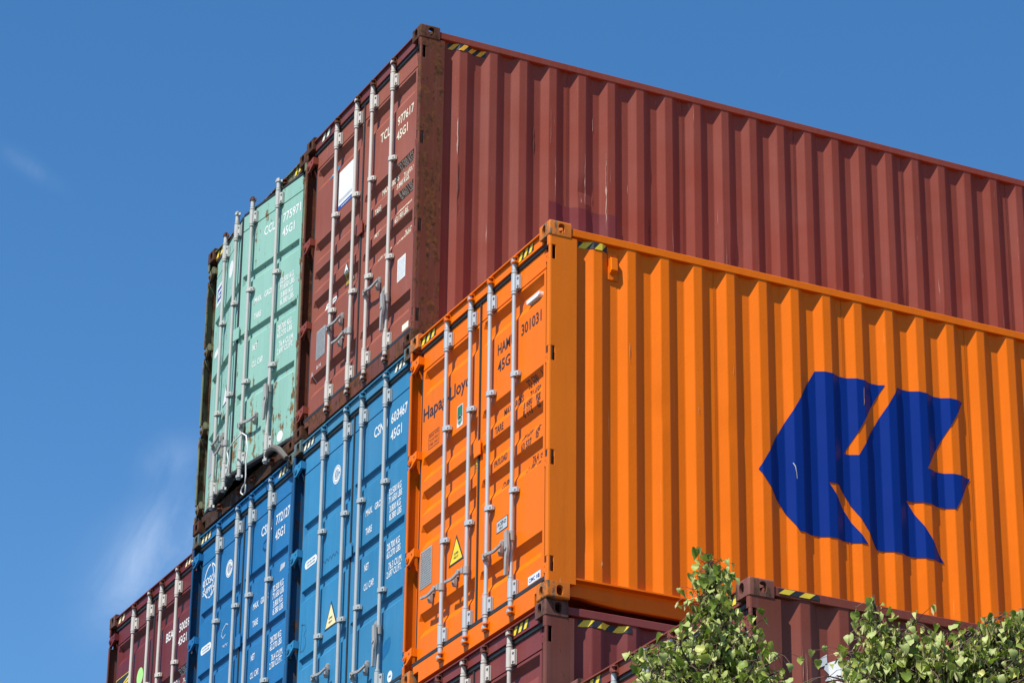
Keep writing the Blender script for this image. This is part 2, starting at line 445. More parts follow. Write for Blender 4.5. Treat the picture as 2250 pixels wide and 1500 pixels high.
def guide_mesh(z):
    bm = bmesh.new(); cyl(bm, (0, 0), .0225, z-.018, z+.018, n=14)
    prism(bm, [(.012,-.018),(.034,-.010),(.060,.008),(.060,.030),(-.018,.030),(-.018,.010)], z-.018, z+.018, 'z')
    cyl(bm, (.047, z), .008, -.006, .010, 'y', 8)
    return mesh_of(bm, smooth=40)
def bar_handle(length=.33):
    """clamp on the rod at origin, arm along +x (flip by scale)"""
    bm = bmesh.new(); cyl(bm, (0, 0), .026, -.036, .036, n=12)
    prism(bm, [(.0,-.030),(.055,-.022),(.055,.022),(.0,.034)], -.034, -.018, 'y')
    pts = [(.03,.012),(.10,.014),(.17,.0),(.21,-.004),(length,.012),(length,-.012),(.21,-.028),(.16,-.026),(.10,-.012),(.03,-.014)]
    prism(bm, pts, -.040, -.024, 'y'); cyl(bm, (.045, 0), .010, -.048, -.014, 'y', 8)
    return mesh_of(bm, smooth=35)
def hang_handle():
    bm = bmesh.new(); cyl(bm, (0, 0), .026, -.036, .036, n=12)
    prism(bm, [(-.018,.034),(.024,.034),(.030,-.060),(.040,-.110),(.020,-.170),(.010,-.300),(-.016,-.300),(-.014,-.170),(-.004,-.110),(-.018,-.050)], -.050, -.030, 'y')
    cyl(bm, (.012, -.100), .014, -.058, -.028, 'y', 8)
    return mesh_of(bm, smooth=35)
def hasp():
    bm = bmesh.new()
    cyl(bm, (0, .045), .026, -.020, .0, 'y', 12)
    box(bm, -.012, .034, -.018, .0, -.005, .052)
    prism(bm, [(.012,.014),(.040,.010),(.044,-.070),(.030,-.095),(.010,-.090),(.004,-.050)], -.044, -.014, 'y')
    cyl(bm, (.024, -.062), .012, -.052, -.010, 'y', 8)
    return mesh_of(bm, smooth=35)
def hinge_mesh():
    """blade from the post (x=0) over the gasket to the door, +x"""
    bm = bmesh.new()
    prism(bm, [(-.010,.054),(.012,.054),(.050,.046),(.128,.056),(.128,-.010),(.040,-.052),(-.010,-.056)], -.006, .016, 'y')
    cyl(bm, (.018, -.004), .026, -.016, .0, 'y', 14); cyl(bm, (.018, -.004), .011, -.022, -.010, 'y', 8)
    cyl(bm, (.085, .022), .008, -.012, .0, 'y', 8)
    box(bm, .100, .132, .010, .060, -.012, .050)
    cyl(bm, (-.012, .012), .014, -.058, .058, 'z', 8)
    return mesh_of(bm, smooth=35)
ROD = rod_mesh(); CAMT, CAMB = cam_mesh(True), cam_mesh(False); KEEPT, KEEPB = keeper_mesh(True), keeper_mesh(False)
BEART, BEARB = bearing_mesh(True), bearing_mesh(False); GUIDES = [guide_mesh(1.893), guide_mesh(.985)]
BARH, HANGH, HASP, HINGE = bar_handle(), hang_handle(), hasp(), hinge_mesh()
def pin_mesh():
    bm = bmesh.new(); cyl(bm, (-.019, .019), .0145, -.060, .060, n=10); return mesh_of(bm, smooth=40)
PIN = pin_mesh()

# decals -------------------------------------------------------------
_tc = {}
def text_geo(s, bold=0.015):
    k = (s, bold)
    if k not in _tc:
        cu = bpy.data.curves.new('t', 'FONT'); cu.body = s; cu.size = 1; cu.resolution_u = 2; cu.offset = bold
        o = bpy.data.objects.new('t', cu); me = bpy.data.meshes.new_from_object(o)
        vs = [(v.co.x, v.co.y) for v in me.vertices]; fs = [tuple(p.vertices) for p in me.polygons]
        bpy.data.objects.remove(o); bpy.data.meshes.remove(me)
        _tc[k] = (vs, fs)
    return _tc[k]
def place_text(s, x0, z0, h, x1=None, bold=0.015):
    vs, fs = text_geo(s, bold)
    mx = min(v[0] for v in vs); Mx = max(v[0] for v in vs); My = max(v[1] for v in vs)
    sx = (x1-x0)/(Mx-mx) if x1 else h/My*0.72
    return [((a-mx)*sx+x0, b*h/My+z0) for a, b in vs], fs
def decal(polys, breaks, surf, axis):
    """flat outlines (list of (verts, faces)) laid on a folded sheet: cut at the folds, then pushed on to it"""
    bm = bmesh.new()
    for vs, fs in polys:
        V = [bm.verts.new((a, 0, b)) for a, b in vs]
        for f in fs:
            try: bm.faces.new([V[i] for i in f])
            except ValueError: pass
    idx = 0 if axis == 'y' else 2
    cs = [v.co[idx] for v in bm.verts]; lo, hi = min(cs), max(cs)
    for z in breaks:
        if lo < z < hi:
            co = (z, 0, 0) if idx == 0 else (0, 0, z); no = (1, 0, 0) if idx == 0 else (0, 0, 1)
            bmesh.ops.bisect_plane(bm, geom=bm.verts[:]+bm.edges[:]+bm.faces[:], dist=1e-6, plane_co=co, plane_no=no)
    for v in bm.verts:
        a, b = v.co.x, v.co.z
        v.co = surf(a, b)
    me = bpy.data.meshes.new('decal'); bm.to_mesh(me); bm.free()
    return me
def rect(x0, x1, z0, z1): return ([(x0, z0), (x1, z0), (x1, z1), (x0, z1)], [(0, 1, 2, 3)])
def poly(pts): return (list(pts), [tuple(range(len(pts)))])
def tri(cx, zt, w, zb, r=0.0): return poly([(cx-w/2, zb), (cx+w/2, zb), (cx, zt)])
def disc(cx, cz, rx, rz=None, n=28): rz = rz or rx; return poly([(cx+rx*math.cos(2*math.pi*i/n), cz+rz*math.sin(2*math.pi*i/n)) for i in range(n)])
def ring(cx, cz, rx, rz, w, a0=0, a1=360, n=36):
    vs = []; fs = []
    for i in range(n+1):
        a = R(a0+(a1-a0)*i/n)
        vs += [(cx+rx*math.cos(a), cz+rz*math.sin(a)), (cx+(rx-w)*math.cos(a), cz+(rz-w)*math.sin(a))]
    for i in range(n): fs.append((2*i, 2*i+2, 2*i+3, 2*i+1))
    return (vs, fs)
def frame_line(x0, x1, z0, z1, w=.004):
    return [rect(x0, x1, z0, z0+w), rect(x0, x1, z1-w, z1), rect(x0, x0+w, z0+w, z1-w), rect(x1-w, x1, z0+w, z1-w)]
def stroke(pts, w=.006):
    vs = []; fs = []
    for i, p in enumerate(pts):
        a = pts[max(i-1, 0)]; b = pts[min(i+1, len(pts)-1)]; dx, dz = b[0]-a[0], b[1]-a[1]; L = math.hypot(dx, dz) or 1
        vs += [(p[0]-dz/L*w/2, p[1]+dx/L*w/2), (p[0]+dz/L*w/2, p[1]-dx/L*w/2)]
    for i in range(len(pts)-1): fs.append((2*i, 2*i+2, 2*i+3, 2*i+1))
    return (vs, fs)
def stripes(x0, x1, z0, z1, n, lean, first=0.0):
    """slanted bars clipped to a rectangle"""
    out = []; p = (x1-x0)/n
    for i in range(-2, n+2):
        a = x0+(i+first)*p; q = [(a, z0), (a+p*.52, z0), (a+p*.52+lean, z1), (a+lean, z1)]
        def clip(pts, xc, keep_gt):
            res = []
            for k in range(len(pts)):
                A, B = pts[k], pts[(k+1) % len(pts)]
                ia, ib = (A[0] >= xc) == keep_gt, (B[0] >= xc) == keep_gt
                if ia: res.append(A)
                if ia != ib:
                    t = (xc-A[0])/(B[0]-A[0]); res.append((xc, A[1]+t*(B[1]-A[1])))
            return res
        q = clip(q, x0, True)
        if q: q = clip(q, x1, False)
        if len(q) >= 3: out.append(poly(q))
    return out

# ------------------------------------------------------------------ container builder
ALL = {}
DENTS0 = [(1.53, 1.70, .05, .016), (1.60, 1.20, .06, .012), (3.0, 1.4, .07, .010), (5.1, 1.25, .05, .012), (4.75, 1.30, .06, .010), (7.1, 2.1, .06, .01), (2.2, 2.0, .05, .005)]
DENTSO = [(.36, .52, .05, .010), (.93, 1.62, .04, .006), (2.30, 1.62, .09, .010), (3.05, 1.52, .12, .010), (1.50, 1.55, .05, .006), (4.2, 1.9, .06, .006)]
PANELS_A = make_panels(DENTS0); PANELS_O = make_panels(DENTSO); PANELS_N = make_panels([])
YB = sorted(set(y for y0 in wall_breaks(WY0, 7.0) for y in (y0-.0035, y0+.0035)))
def build_container(key, name, label, off, body, post, casting, sill_mat, rodmat, style, rods, panels, text=None, textmat=None, header_mat=None, handles=(), hinge_mat=None, swing=0.0, keeper_mat=None, haz=(BLACK, YELLOW), haz_side=None, lettering=(), door_mat=None, group='stacked containers'):
    root = bpy.data.objects.new(name, None); link(root); root.location = (off[0], off[1], off[2]+G)
    root['label'] = label; root['category'] = 'shipping container'; root['group'] = group
    root.empty_display_size = 0.5
    hm = header_mat or body; him = hinge_mat or body; km = keeper_mat or body
    for sx in (1, -1):
        for sy2 in (1, -1):
            for sz in (1, -1):
                obj('corner_casting', CASTING, casting, root, (0 if sx > 0 else -WD, 0 if sy2 > 0 else LN, HT-.118 if sz > 0 else .118), (sx, sy2, sz))
    obj('corner_post', POST, post, root); obj('corner_post', POST, post, root, (-WD, 0, 0), (-1, 1, 1))
    obj('corner_post', REARPOST, post, root); obj('corner_post', REARPOST, post, root, (-WD, 0, 0), (-1, 1, 1))
    for me, nm in ((TOPRAIL, 'top_side_rail'), (BOTRAIL, 'bottom_side_rail')):
        obj(nm, me, body, root); obj(nm, me, body, root, (-WD, 0, 0), (-1, 1, 1))
    hd = obj('door_header', HEADER, hm, root); obj('door_sill', SILL, sill_mat, root)
    obj('roof', ROOF, body, root); obj('rear_wall', REAR, body, root); obj('floor', FLOOR, sill_mat, root)
    for me in panels: obj('wall_panel', me, body, root)
    obj('side_wall', PLAINWALL, body, root)
    # hazard tape on the header ends
    for (a, b) in haz_side[0] if haz_side else ():
        pl = decal([rect(a, b, 2.782, 2.842)], [], lambda x, z: (x, .0285, z), 'z')
        hz = obj('hazard_tape', pl, haz[0], hd)
        obj('hazard_bars', decal(stripes(a, b, 2.782, 2.842, max(2, round((b-a)/.085)), .035), [], lambda x, z: (x, .0270, z), 'z'), haz[1], hd)
    # gasket
    if not swing:
        for me in GASKETS: obj('gasket', me, RUBBER, root)
    # doors
    gapx = -1.236
    doors = []
    for side_, (x0, x1, hx) in enumerate(((-WD+.158, gapx-.011, -WD+.100), (gapx+.011, -.158, -.100))):
        hy = .030
        d = obj('door', door_mesh(style, x0, x1, hx, hy), door_mat or body, root, (hx, hy, 0))
        d.rotation_euler.z = R(-swing if side_ == 0 else swing)
        doors.append((d, hx, hy))
        L = lambda p: (p[0]-hx, p[1]-hy, p[2])
        # side gasket beyond the door edge, and the meeting strip
        bm = bmesh.new()
        if side_ == 0: box(bm, x0-.034-hx, x0-.003-hx, .060-hy, .100-hy, .19, 2.725); 
        else: box(bm, x1+.003-hx, x1+.034-hx, .060-hy, .100-hy, .19, 2.725)
        obj('gasket', mesh_of(bm), RUBBER, d)
        if side_ == 1:
            bm = bmesh.new(); box(bm, gapx-.0108-hx, gapx+.0108-hx, .046-hy, .085-hy, .19, 2.725); obj('gasket', mesh_of(bm), RUBBER, d)
            bm = bmesh.new(); box(bm, gapx-.050-hx, gapx+.055-hx, .030-hy, .0445-hy, 1.48, 1.60); bevel_all(bm, .003); obj('cover_plate', mesh_of(bm), body, d)
        if swing:       # seals travel with a door that stands open
            for za, zc in ((2.7285, 2.760), (.160, .1945)): obj('gasket', simple_box(x0-hx, x1-hx, .050-hy, .100-hy, za, zc, bev=.006), RUBBER, d)
        for hz_ in HINGE_Z:
            if side_ == 0: obj('hinge', HINGE, him, d, (-WD+.040-hx, .012-hy, hz_))
            else: obj('hinge', HINGE, him, d, (-.080-hx, .048-hy, hz_), (-.60, .5, .9))
        for ri, rx in enumerate(rods):
            if (ri < 2) != (side_ == 0): continue
            ry = .018
            l0 = (rx-hx, ry-hy, 0)
            obj('locking_bar', ROD, rodmat, d, l0)
            obj('cam', CAMT, rodmat if ri % 2 else km, d, l0); obj('cam', CAMB, rodmat, d, l0)
            obj('bearing_bracket', BEART, rodmat, d, l0); obj('bearing_bracket', BEARB, rodmat, d, l0)
            for gme in GUIDES: obj('bar_guide', gme, rodmat, d, l0)
            if swing == 0 or True:
                for kme in (KEEPT, KEEPB): obj('cam_keeper', kme, km, root, (rx, ry, 0))
        for (ri, kind, z) in handles:
            if (ri < 2) != (side_ == 0): continue
            rx = rods[ri]; ry = .018
            if kind in ('r', 'l'):
                s = 1 if kind == 'r' else -1
                obj('handle', BARH, S_HAND, d, (rx-hx, ry-hy, z), (s*.92, 1, .78)); obj('hasp', HASP, S_HAND, d, (rx+s*.20-hx, DY-hy-.002, z+.02), (s*.8, .9, .8))
            elif kind == 'h':
                obj('handle', HANGH, S_HAND, d, (rx-hx, ry-hy, z))
            elif kind == 's':
                obj('hasp', HASP, S_HAND, d, (rx-.10-hx, DY-hy-.002, z))
    for hz_ in HINGE_Z: obj('hinge_pin', PIN, post, root, (0, 0, hz_))
    # print on the doors
    pr = door_profile(style); zb = [p[0] for p in pr if abs(p[0]-2.575) > .02]
    def on_door(side_, lift):
        d, hx, hy = doors[side_]
        return d, (lambda x, z: (x-hx, prof_y(pr, z)-lift-hy, z))
    def put(nm, polys, mat, side_, lift=.0015, lab=None):
        d, sf = on_door(side_, lift)
        o = obj(nm, decal(polys, zb, sf, 'z'), mat, d)
        if lab: o['label'] = lab
        return o
    for item in lettering:
        s, x0, z0, h = item[:4]; x1 = item[4] if len(item) > 4 else None
        put('lettering', [place_text(s, x0, z0, h, x1)], textmat, 0 if x0 < gapx else 1)
    # tape under the top rail, following the folds
    if haz_side and haz_side[1]:
        a, b, za, zb2, mode = haz_side[1]
        if mode == 'wall':
            sf = lambda e: (lambda y, z: (wall_x(y)+e, y, z)); br = YB
        else:
            sf = lambda e: (lambda y, z: (-.008+e, y, z)); br = []
        obj('hazard_tape', decal([rect(a, b, za, zb2)], br, sf(.0030), 'y'), haz[0], root)
        obj('hazard_bars', decal(stripes(a, b, za, zb2, max(2, round((b-a)/.13)), .045), br, sf(.0042), 'y'), haz[1], root)
    ALL[key] = dict(root=root, put=put, doors=doors)
    return root

# paints -------------------------------------------------------------
ORANGE = (0.86, 0.175, 0.001)
P_OR = paint('orange_paint', ORANGE, 0.03, 0.14, 0.40, (0.85, 0.42, 0.15), 0.0, seed=1, rough=0.40)
P_ORP = paint('orange_post_paint', (0.76, 0.175, 0.006), 0.12, 0.18, 0.9, (0.72, 0.45, 0.22), 0.0, seed=2)
P_ORC = paint('worn_orange_casting', (0.66, 0.18, 0.02), 0.60, 0.3, 0.5, None, 0.1, seed=3, rust_dark=(.05,.03,.02), rust_light=(.30,.20,.11))
P_RED = paint('faded_red_paint', (0.255, 0.054, 0.031), 0.06, 0.26, 0.8, None, 0.16, seed=5, rough=0.45)
P_REDD = paint('chalky_red_door', (0.300, 0.085, 0.052), 0.05, 0.22, 0.25, None, 0.16, seed=24, rough=0.5)
P_REDH = paint('dark_red_header', (0.20, 0.045, 0.038), 0.20, 0.3, 0.3, None, 0.25, seed=6)
P_RUST = paint('rusted_post', (0.15, 0.042, 0.022), 0.62, 0.5, 0.6, (0.30, 0.15, 0.10), 0.1, seed=7, rust_dark=(.035,.018,.010), rust_light=(.175,.062,.022))
P_RUSTC = paint('rusted_casting', (0.12, 0.042, 0.026), 0.75, 0.4, 0.2, None, 0.05, seed=8, rust_dark=(.040,.018,.010), rust_light=(.11,.045,.020))
P_TEAL = paint('teal_paint', (0.285, 0.530, 0.440), 0.38, 0.34, 0.15, None, 0.20, seed=9, rust_dark=(.08,.05,.025), rust_light=(.26,.15,.06), rough=0.5, low=0.085)
P_TEALH = paint('rusty_teal_frame', (0.20, 0.22, 0.12), 0.66, 0.4, 0.2, None, 0.1, seed=10, rust_dark=(.05,.03,.018), rust_light=(.17,.085,.04))
P_SILLT = paint('shade_darkened_rusted_sill', (0.07, 0.035, 0.022), 0.7, 0.5, 0.1, None, 0.0, seed=25, rust_dark=(.025,.014,.009), rust_light=(.075,.035,.018))  # rusted steel, with shade from the ajar doors darkened into its colour
P_BLU2 = paint('sky_blue_paint', (0.034, 0.225, 0.430), 0.14, 0.30, 0.10, None, 0.16, seed=11, rough=0.45)
P_BLU2H = paint('worn_blue_header', (0.055, 0.225, 0.37), 0.22, 0.45, 0.2, None, 0.2, seed=12, rust_dark=(.05,.035,.025), rust_light=(.17,.12,.07))
P_BLU1 = paint('royal_blue_paint', (0.017, 0.165, 0.390), 0.12, 0.26, 0.10, None, 0.10, seed=13, rough=0.42)
P_BLUC = paint('weathered_blue_frame', (0.10, 0.15, 0.15), 0.62, 0.5, 0.2, None, 0.1, seed=14, rust_dark=(.045,.030,.020), rust_light=(.13,.085,.05))
P_BLUP = paint('blue_post_paint', (0.012, 0.085, 0.20), 0.48, 0.5, 0.2, None, 0.1, seed=15, rust_dark=(.05,.03,.02), rust_light=(.13,.07,.04))
P_MAR = paint('maroon_paint', (0.205, 0.036, 0.031), 0.02, 0.16, 0.2, None, 0.20, seed=16, rough=0.42)
P_MARP = paint('worn_maroon_post', (0.165, 0.044, 0.026), 0.40, 0.5, 0.6, (0.32, 0.15, 0.09), 0.15, seed=17, rust_dark=(.05,.022,.012), rust_light=(.17,.060,.026))
P_MARC = paint('worn_maroon_casting', (0.135, 0.055, 0.040), 0.52, 0.4, 0.4, None, 0.1, seed=18, rust_dark=(.045,.025,.018), rust_light=(.14,.065,.035))
P_BRN = paint('brown_red_paint', (0.245, 0.054, 0.030), 0.04, 0.22, 0.45, (0.50, 0.34, 0.26), 0.22, seed=19, rough=0.42)
P_BRNP = paint('scratched_brown_post', (0.190, 0.050, 0.028), 0.22, 0.4, 1.0, (0.50, 0.30, 0.22), 0.2, seed=20)
P_BRNC = paint('worn_brown_casting', (0.20, 0.070, 0.048), 0.58, 0.4, 0.6, None, 0.2, seed=21, rust_dark=(.05,.028,.016), rust_light=(.11,.055,.03))
P_MAR2 = paint('deep_maroon_paint', (0.150, 0.022, 0.024), 0.03, 0.16, 0.2, None, 0.12, seed=22, rough=0.42)
P_PATCH = paint('maroon_patch_paint', (0.195, 0.036, 0.036), 0.0, 0.12, 0.4, (0.40, 0.18, 0.16), 0.20, seed=23)
S_GALV = steel('galvanised_bar', (0.60, 0.62, 0.62), (0.33, 0.33, 0.32), 0.35, 0.38, 0.25)
S_HAND = steel('worn_handle_steel', (0.40, 0.39, 0.37), (0.16, 0.12, 0.09), 0.6, 0.5)
S_CREAM = steel('cream_painted_bar', (0.62, 0.57, 0.51), (0.24, 0.15, 0.10), 0.40, 0.5)
S_GREY = steel('weathered_bar', (0.52, 0.53, 0.49), (0.26, 0.20, 0.14), 0.45, 0.5)
S_BLUE = steel('blue_grey_bar', (0.44, 0.49, 0.50), (0.20, 0.20, 0.18), 0.35, 0.48, 0.1)

# lettering ----------------------------------------------------------
T_O = [('HAMU', -.946, 2.187, .088, -.665), ('301031', -.553, 2.190, .088, -.226), ('45G1', -.943, 2.045, .088, -.690),
       ('32 500', -.495, 1.752, .058, -.330), ('kg', -.262, 1.752, .058, -.195), ('71 650', -.470, 1.668, .056, -.300), ('lb', -.245, 1.668, .058, -.205),
       ('3 680', -.505, 1.590, .056, -.365), ('kg', -.300, 1.590, .058, -.232), ('8 113', -.512, 1.525, .056, -.370), ('lb', -.290, 1.525, .058, -.245),
       ('28 820', -.535, 1.352, .055, -.370), ('kg', -.300, 1.352, .058, -.232), ('63 537', -.536, 1.270, .056, -.370), ('lb', -.300, 1.290, .058, -.255),
       ('76.4  cu.m', -.420, 1.142, .056, -.195), ('2 700  cu.ft', -.473, 1.082, .054, -.195),
       ('MAX GROSS', -.898, 1.688, .056, -.575), ('TARE', -.973, 1.562, .056, -.835), ('PAYLOAD', -.976, 1.302, .056, -.765), ('CUBE', -.900, 1.108, .056, -.775),
       ('Hapag-Lloyd', -2.259, 2.138, .108, -1.425)]
def t_lessor(a, b, w):
    return [(a, -.888, 2.190, .086, -.622), (b, -.535, 2.188, .082, -.213), ('45G1', -.550, 2.055, .082, -.330),
       ('32.500 KGS.', -.519, 1.768, .052, -.215), ('71.650 LBS.', -.464, 1.676, .052, -.190), (w[0]+' KGS.', -.519, 1.586, .052, -.265), (w[1]+' LBS.', -.491, 1.494, .052, -.210),
       (w[2]+' KGS.', -.514, 1.356, .050, -.225), (w[3]+' LBS.', -.541, 1.284, .052, -.265), ('76.4 CU.M.', -.405, 1.120, .052, -.188), ('2.700 CU.FT.', -.496, 1.076, .040, -.192),
       ('MAX. GROSS', -.898, 1.708, .052, -.560), ('TARE', -.960, 1.538, .052, -.830), ('NET', -.960, 1.328, .050, -.860), ('CU. CAP.', -.905, 1.094, .048, -.650)]
def t_carrier(a, b, cm, cf):
    return [(a, -.832, 2.380, .088, -.570), (b, -.497, 2.382, .088, -.185), ('45G1', -.498, 2.237, .086, -.285),
       ('32.500 KG', -.500, 1.768, .056, -.262), ('71.650 LBS', -.500, 1.700, .056, -.245), ('3.800 KG', -.480, 1.622, .056, -.268), ('8.380 LBS', -.480, 1.553, .056, -.250),
       ('28.700 KG', -.508, 1.308, .056, -.265), ('63.270 LBS', -.508, 1.240, .056, -.248), (cm+' CU.M.', -.468, 1.140, .056, -.215), (cf+' CU.FT.', -.500, 1.074, .056, -.220),
       ('MAX.', -.950, 1.745, .056, -.820), ('GROSS', -.775, 1.745, .056, -.600), ('TARE', -.945, 1.584, .056, -.820), ('NET', -.945, 1.278, .056, -.860), ('CU. CAP.', -.945, 1.112, .056, -.745)]

ENDS = [(-WD+.165, -WD+.43), (-.56, -.31)]
build_container('O', 'orange_container', 'bright orange container with large dark blue logo on its corrugated side', (0, 0, 0),
    P_OR, P_ORP, P_ORC, P_OR, S_GALV, 'deep', (-1.775, -1.350, -1.012, -.605), PANELS_O, textmat=BLACK, lettering=T_O,
    handles=((0, 'l', .625), (1, 'l', .620), (2, 'r', .605), (3, 'h', .64)), haz_side=(ENDS, (.256, .491, 2.738, 2.792, 'wall')))
build_container('A', 'red_container', 'faded red container at the top of the pile with rusty corner post, numbered 977617', (-2.4556, .0283, 2.900),
    P_RED, P_RUST, P_RUSTC, P_RUST, S_CREAM, 'deep', (-1.772, -1.336, -1.004, -.580), PANELS_A, textmat=CREAM, door_mat=P_REDD,
    lettering=t_lessor('TCLU', '977617', ('3.840', '8.460', '28.660', '63.190')), header_mat=P_REDH, hinge_mat=P_RED, keeper_mat=P_RUST,
    handles=((0, 'r', .82), (1, 'l', .63), (2, 'r', .83), (3, 'h', .62), (3, 's', .70)), haz=(BLACK, CREAM), haz_side=([(-WD+.30, -WD+.50)], None))
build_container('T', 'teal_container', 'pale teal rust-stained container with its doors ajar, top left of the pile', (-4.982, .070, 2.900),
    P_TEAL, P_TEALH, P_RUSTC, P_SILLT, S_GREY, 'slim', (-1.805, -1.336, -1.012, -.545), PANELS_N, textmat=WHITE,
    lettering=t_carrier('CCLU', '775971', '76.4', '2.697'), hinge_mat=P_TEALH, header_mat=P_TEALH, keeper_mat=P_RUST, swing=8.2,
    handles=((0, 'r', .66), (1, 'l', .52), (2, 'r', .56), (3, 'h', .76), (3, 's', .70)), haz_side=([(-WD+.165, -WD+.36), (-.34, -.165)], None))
build_container('B2', 'light_blue_container', 'sky blue container numbered 603467 under the faded red container', (-2.4566, .0316, 0.002),
    P_BLU2, P_BLUP, P_BLUC, P_BLU2, S_BLUE, 'slim', (-1.812, -1.340, -1.012, -.540), PANELS_N, textmat=WHITE,
    lettering=t_carrier('CSNU', '603467', '76.3', '2.697'), header_mat=P_BLU2H, keeper_mat=P_BLU2H,
    handles=((0, 'r', .63), (2, 'r', .42), (3, 'h', .66), (3, 's', .70)), haz=(BLACK, CREAM), haz_side=([(-WD+.165, -WD+.40), (-.40, -.165)], None))
build_container('B1', 'dark_blue_container', 'deep blue container numbered 772127 under the teal container', (-4.990, .080, 0.002),
    P_BLU1, P_BLUP, P_BLUC, P_BLU1, S_BLUE, 'slim', (-1.805, -1.335, -1.018, -.560), PANELS_N, textmat=WHITE,
    lettering=t_carrier('CSNU', '772127', '76.4', '2.700'), keeper_mat=P_BLU1,
    handles=((0, 'r', .63), (1, 'l', .63), (2, 'r', .42), (3, 'h', .66)), haz=(BLACK, PALEYELLOW), haz_side=([(-WD+.165, -WD+.42), (-.42, -.165)], None))
build_container('M', 'maroon_container', 'maroon container directly beneath the orange one, worn brown corner post', (-.032, .0056, -2.896),
    P_MAR, P_MARP, P_MARC, P_MAR, S_CREAM, 'deep', (-1.775, -1.345, -1.006, -.592), PANELS_N, textmat=WHITE,
    keeper_mat=P_MARP, haz_side=(ENDS, (.272, .682, 2.742, 2.792, 'wall')))
build_container('P', 'brown_container', 'brown-red container with white logo and scratched post, partly hidden by the trees', (2.6186, .0632, -3.575),
    P_BRN, P_BRNP, P_BRNC, P_BRN, S_GALV, 'deep', (-1.790, -1.345, -1.006, -.592), PANELS_N, textmat=WHITE,
    keeper_mat=P_BRN, haz_side=([(-WD+.165, -WD+.45), (-.45, -.165)], (.212, .503, 2.818, 2.852, 'rail')))
build_container('L', 'dark_red_container', 'dark red container at the lower left edge of the pile with lime round sticker', (-7.505, .1666, 0.002),
    P_MAR2, P_MARP, P_MARC, P_MAR2, S_CREAM, 'deep', (-1.755, -1.318, -.988, -.560), PANELS_N, textmat=WHITE,
    lettering=t_lessor('BEAU', '500597', ('3.840', '8.460', '28.660', '63.190')), keeper_mat=P_MARP, haz=(P_MAR2, PALEYELLOW), haz_side=([(-WD+.20, -WD+.40), (-.40, -.165)], None))

# stickers and plates --------------------------------------------------
def text_lines(x0, x1, z0, z1, n, h):
    out = []
    for i in range(n):
        z = z1-(i+.8)*(z1-z0)/n; xx = x0
        while xx < x1-.008:
            w = random.uniform(.008, .03); out.append(rect(xx, min(xx+w, x1), z, z+h)); xx += w+.006
    return out
put = ALL['O']['put']
put('warning_sticker', [tri(-1.606, .992, .262, .765)], BLACK, 0); put('warning_sticker', [tri(-1.606, .962, .214, .781)], YELLOW, 0, .0027)
put('lettering', [place_text('SUPER', -1.645, .836, .018, -1.567), place_text('HEAVY', -1.645, .806, .018, -1.567)], BLACK, 0, .0037)
put('data_plate', [rect(-2.246, -2.040, .752, 1.056)], PLATE, 0, .003); put('data_plate', text_lines(-2.236, -2.050, .760, 1.048, 16, .006), BLACK, 0, .0040)
put('maker_sticker', [rect(-.402, -.208, .208, .268)], WHITE, 1); put('lettering', [place_text('CIMC', -.390, .222, .030, -.290), place_text('中集', -.275, .220, .034, -.218)], BLUEPRINT, 1, .0027)
put('approval_sticker', [rect(-.925, -.740, .765, .860)], BLACK, 1); put('approval_sticker', [rect(-.919, -.746, .771, .854)], SILVERPRINT, 1, .0027)
put('lettering', [place_text('ACEP-D', -.905, .812, .028, -.765), place_text('HH-3', -.875, .782, .020, -.815)], BLACK, 1, .0037)
put('approval_sticker', [rect(-1.640, -1.540, 1.858, 2.032)], WHITE, 0); put('approval_sticker', [rect(-1.633, -1.547, 1.93, 2.026), disc(-1.590, 1.912, .041)], GREEN, 0, .0027)
put('approval_sticker', [ring(-1.590, 1.912, .036, .036, .003)]+[place_text('DEKRA', -1.618, 1.902, .012, -1.563)], WHITE, 0, .0037)
put('repair_notice', frame_line(-2.152, -1.962, 1.866, 1.992)+[place_text(s, -2.140, z, .022, -1.975, .0) for s, z in (('REPAIR WITH', 1.958), ('"CORTEN"', 1.922), ('STEEL ONLY', 1.886))], plain('dark_red_print', (.16, .03, .01), .5), 0)
put('round_sticker', [disc(-1.345, 1.452, .052, .052)], YELLOW, 0); put('round_sticker', [rect(-1.37, -1.32, 1.46, 1.468), rect(-1.37, -1.32, 1.44, 1.448)], BLACK, 0, .0027)
d, hx, hy = ALL['O']['doors'][1]
bm = bmesh.new(); prism(bm, [(-.450-hx, 2.398), (-.435-hx, 2.388), (-.262-hx, 2.388), (-.248-hx, 2.400), (-.248-hx, 2.430), (-.450-hx, 2.430)], .040-hy, .092-hy, 'y'); bevel_all(bm, .005)
o = obj('tracking_unit', mesh_of(bm), WHITE, d); o['label'] = 'white plastic box on the orange door'
rO = ALL['O']['root']
bm = bmesh.new(); box(bm, -.048, -.036, .498, .580, 2.530, 2.752); bevel_all(bm, .003); vent = obj('vent', mesh_of(bm), P_OR, rO)
bm = bmesh.new(); prism(bm, [(-.037, 2.715), (-.008, 2.700), (-.004, 2.600), (-.037, 2.575)], .512, .566, 'y'); bevel_all(bm, .003)
for z in (2.735, 2.548): cyl(bm, (.54, z), .008, -.036, -.030, 'x', 8)
obj('vent_hood', mesh_of(bm), P_OR, vent)
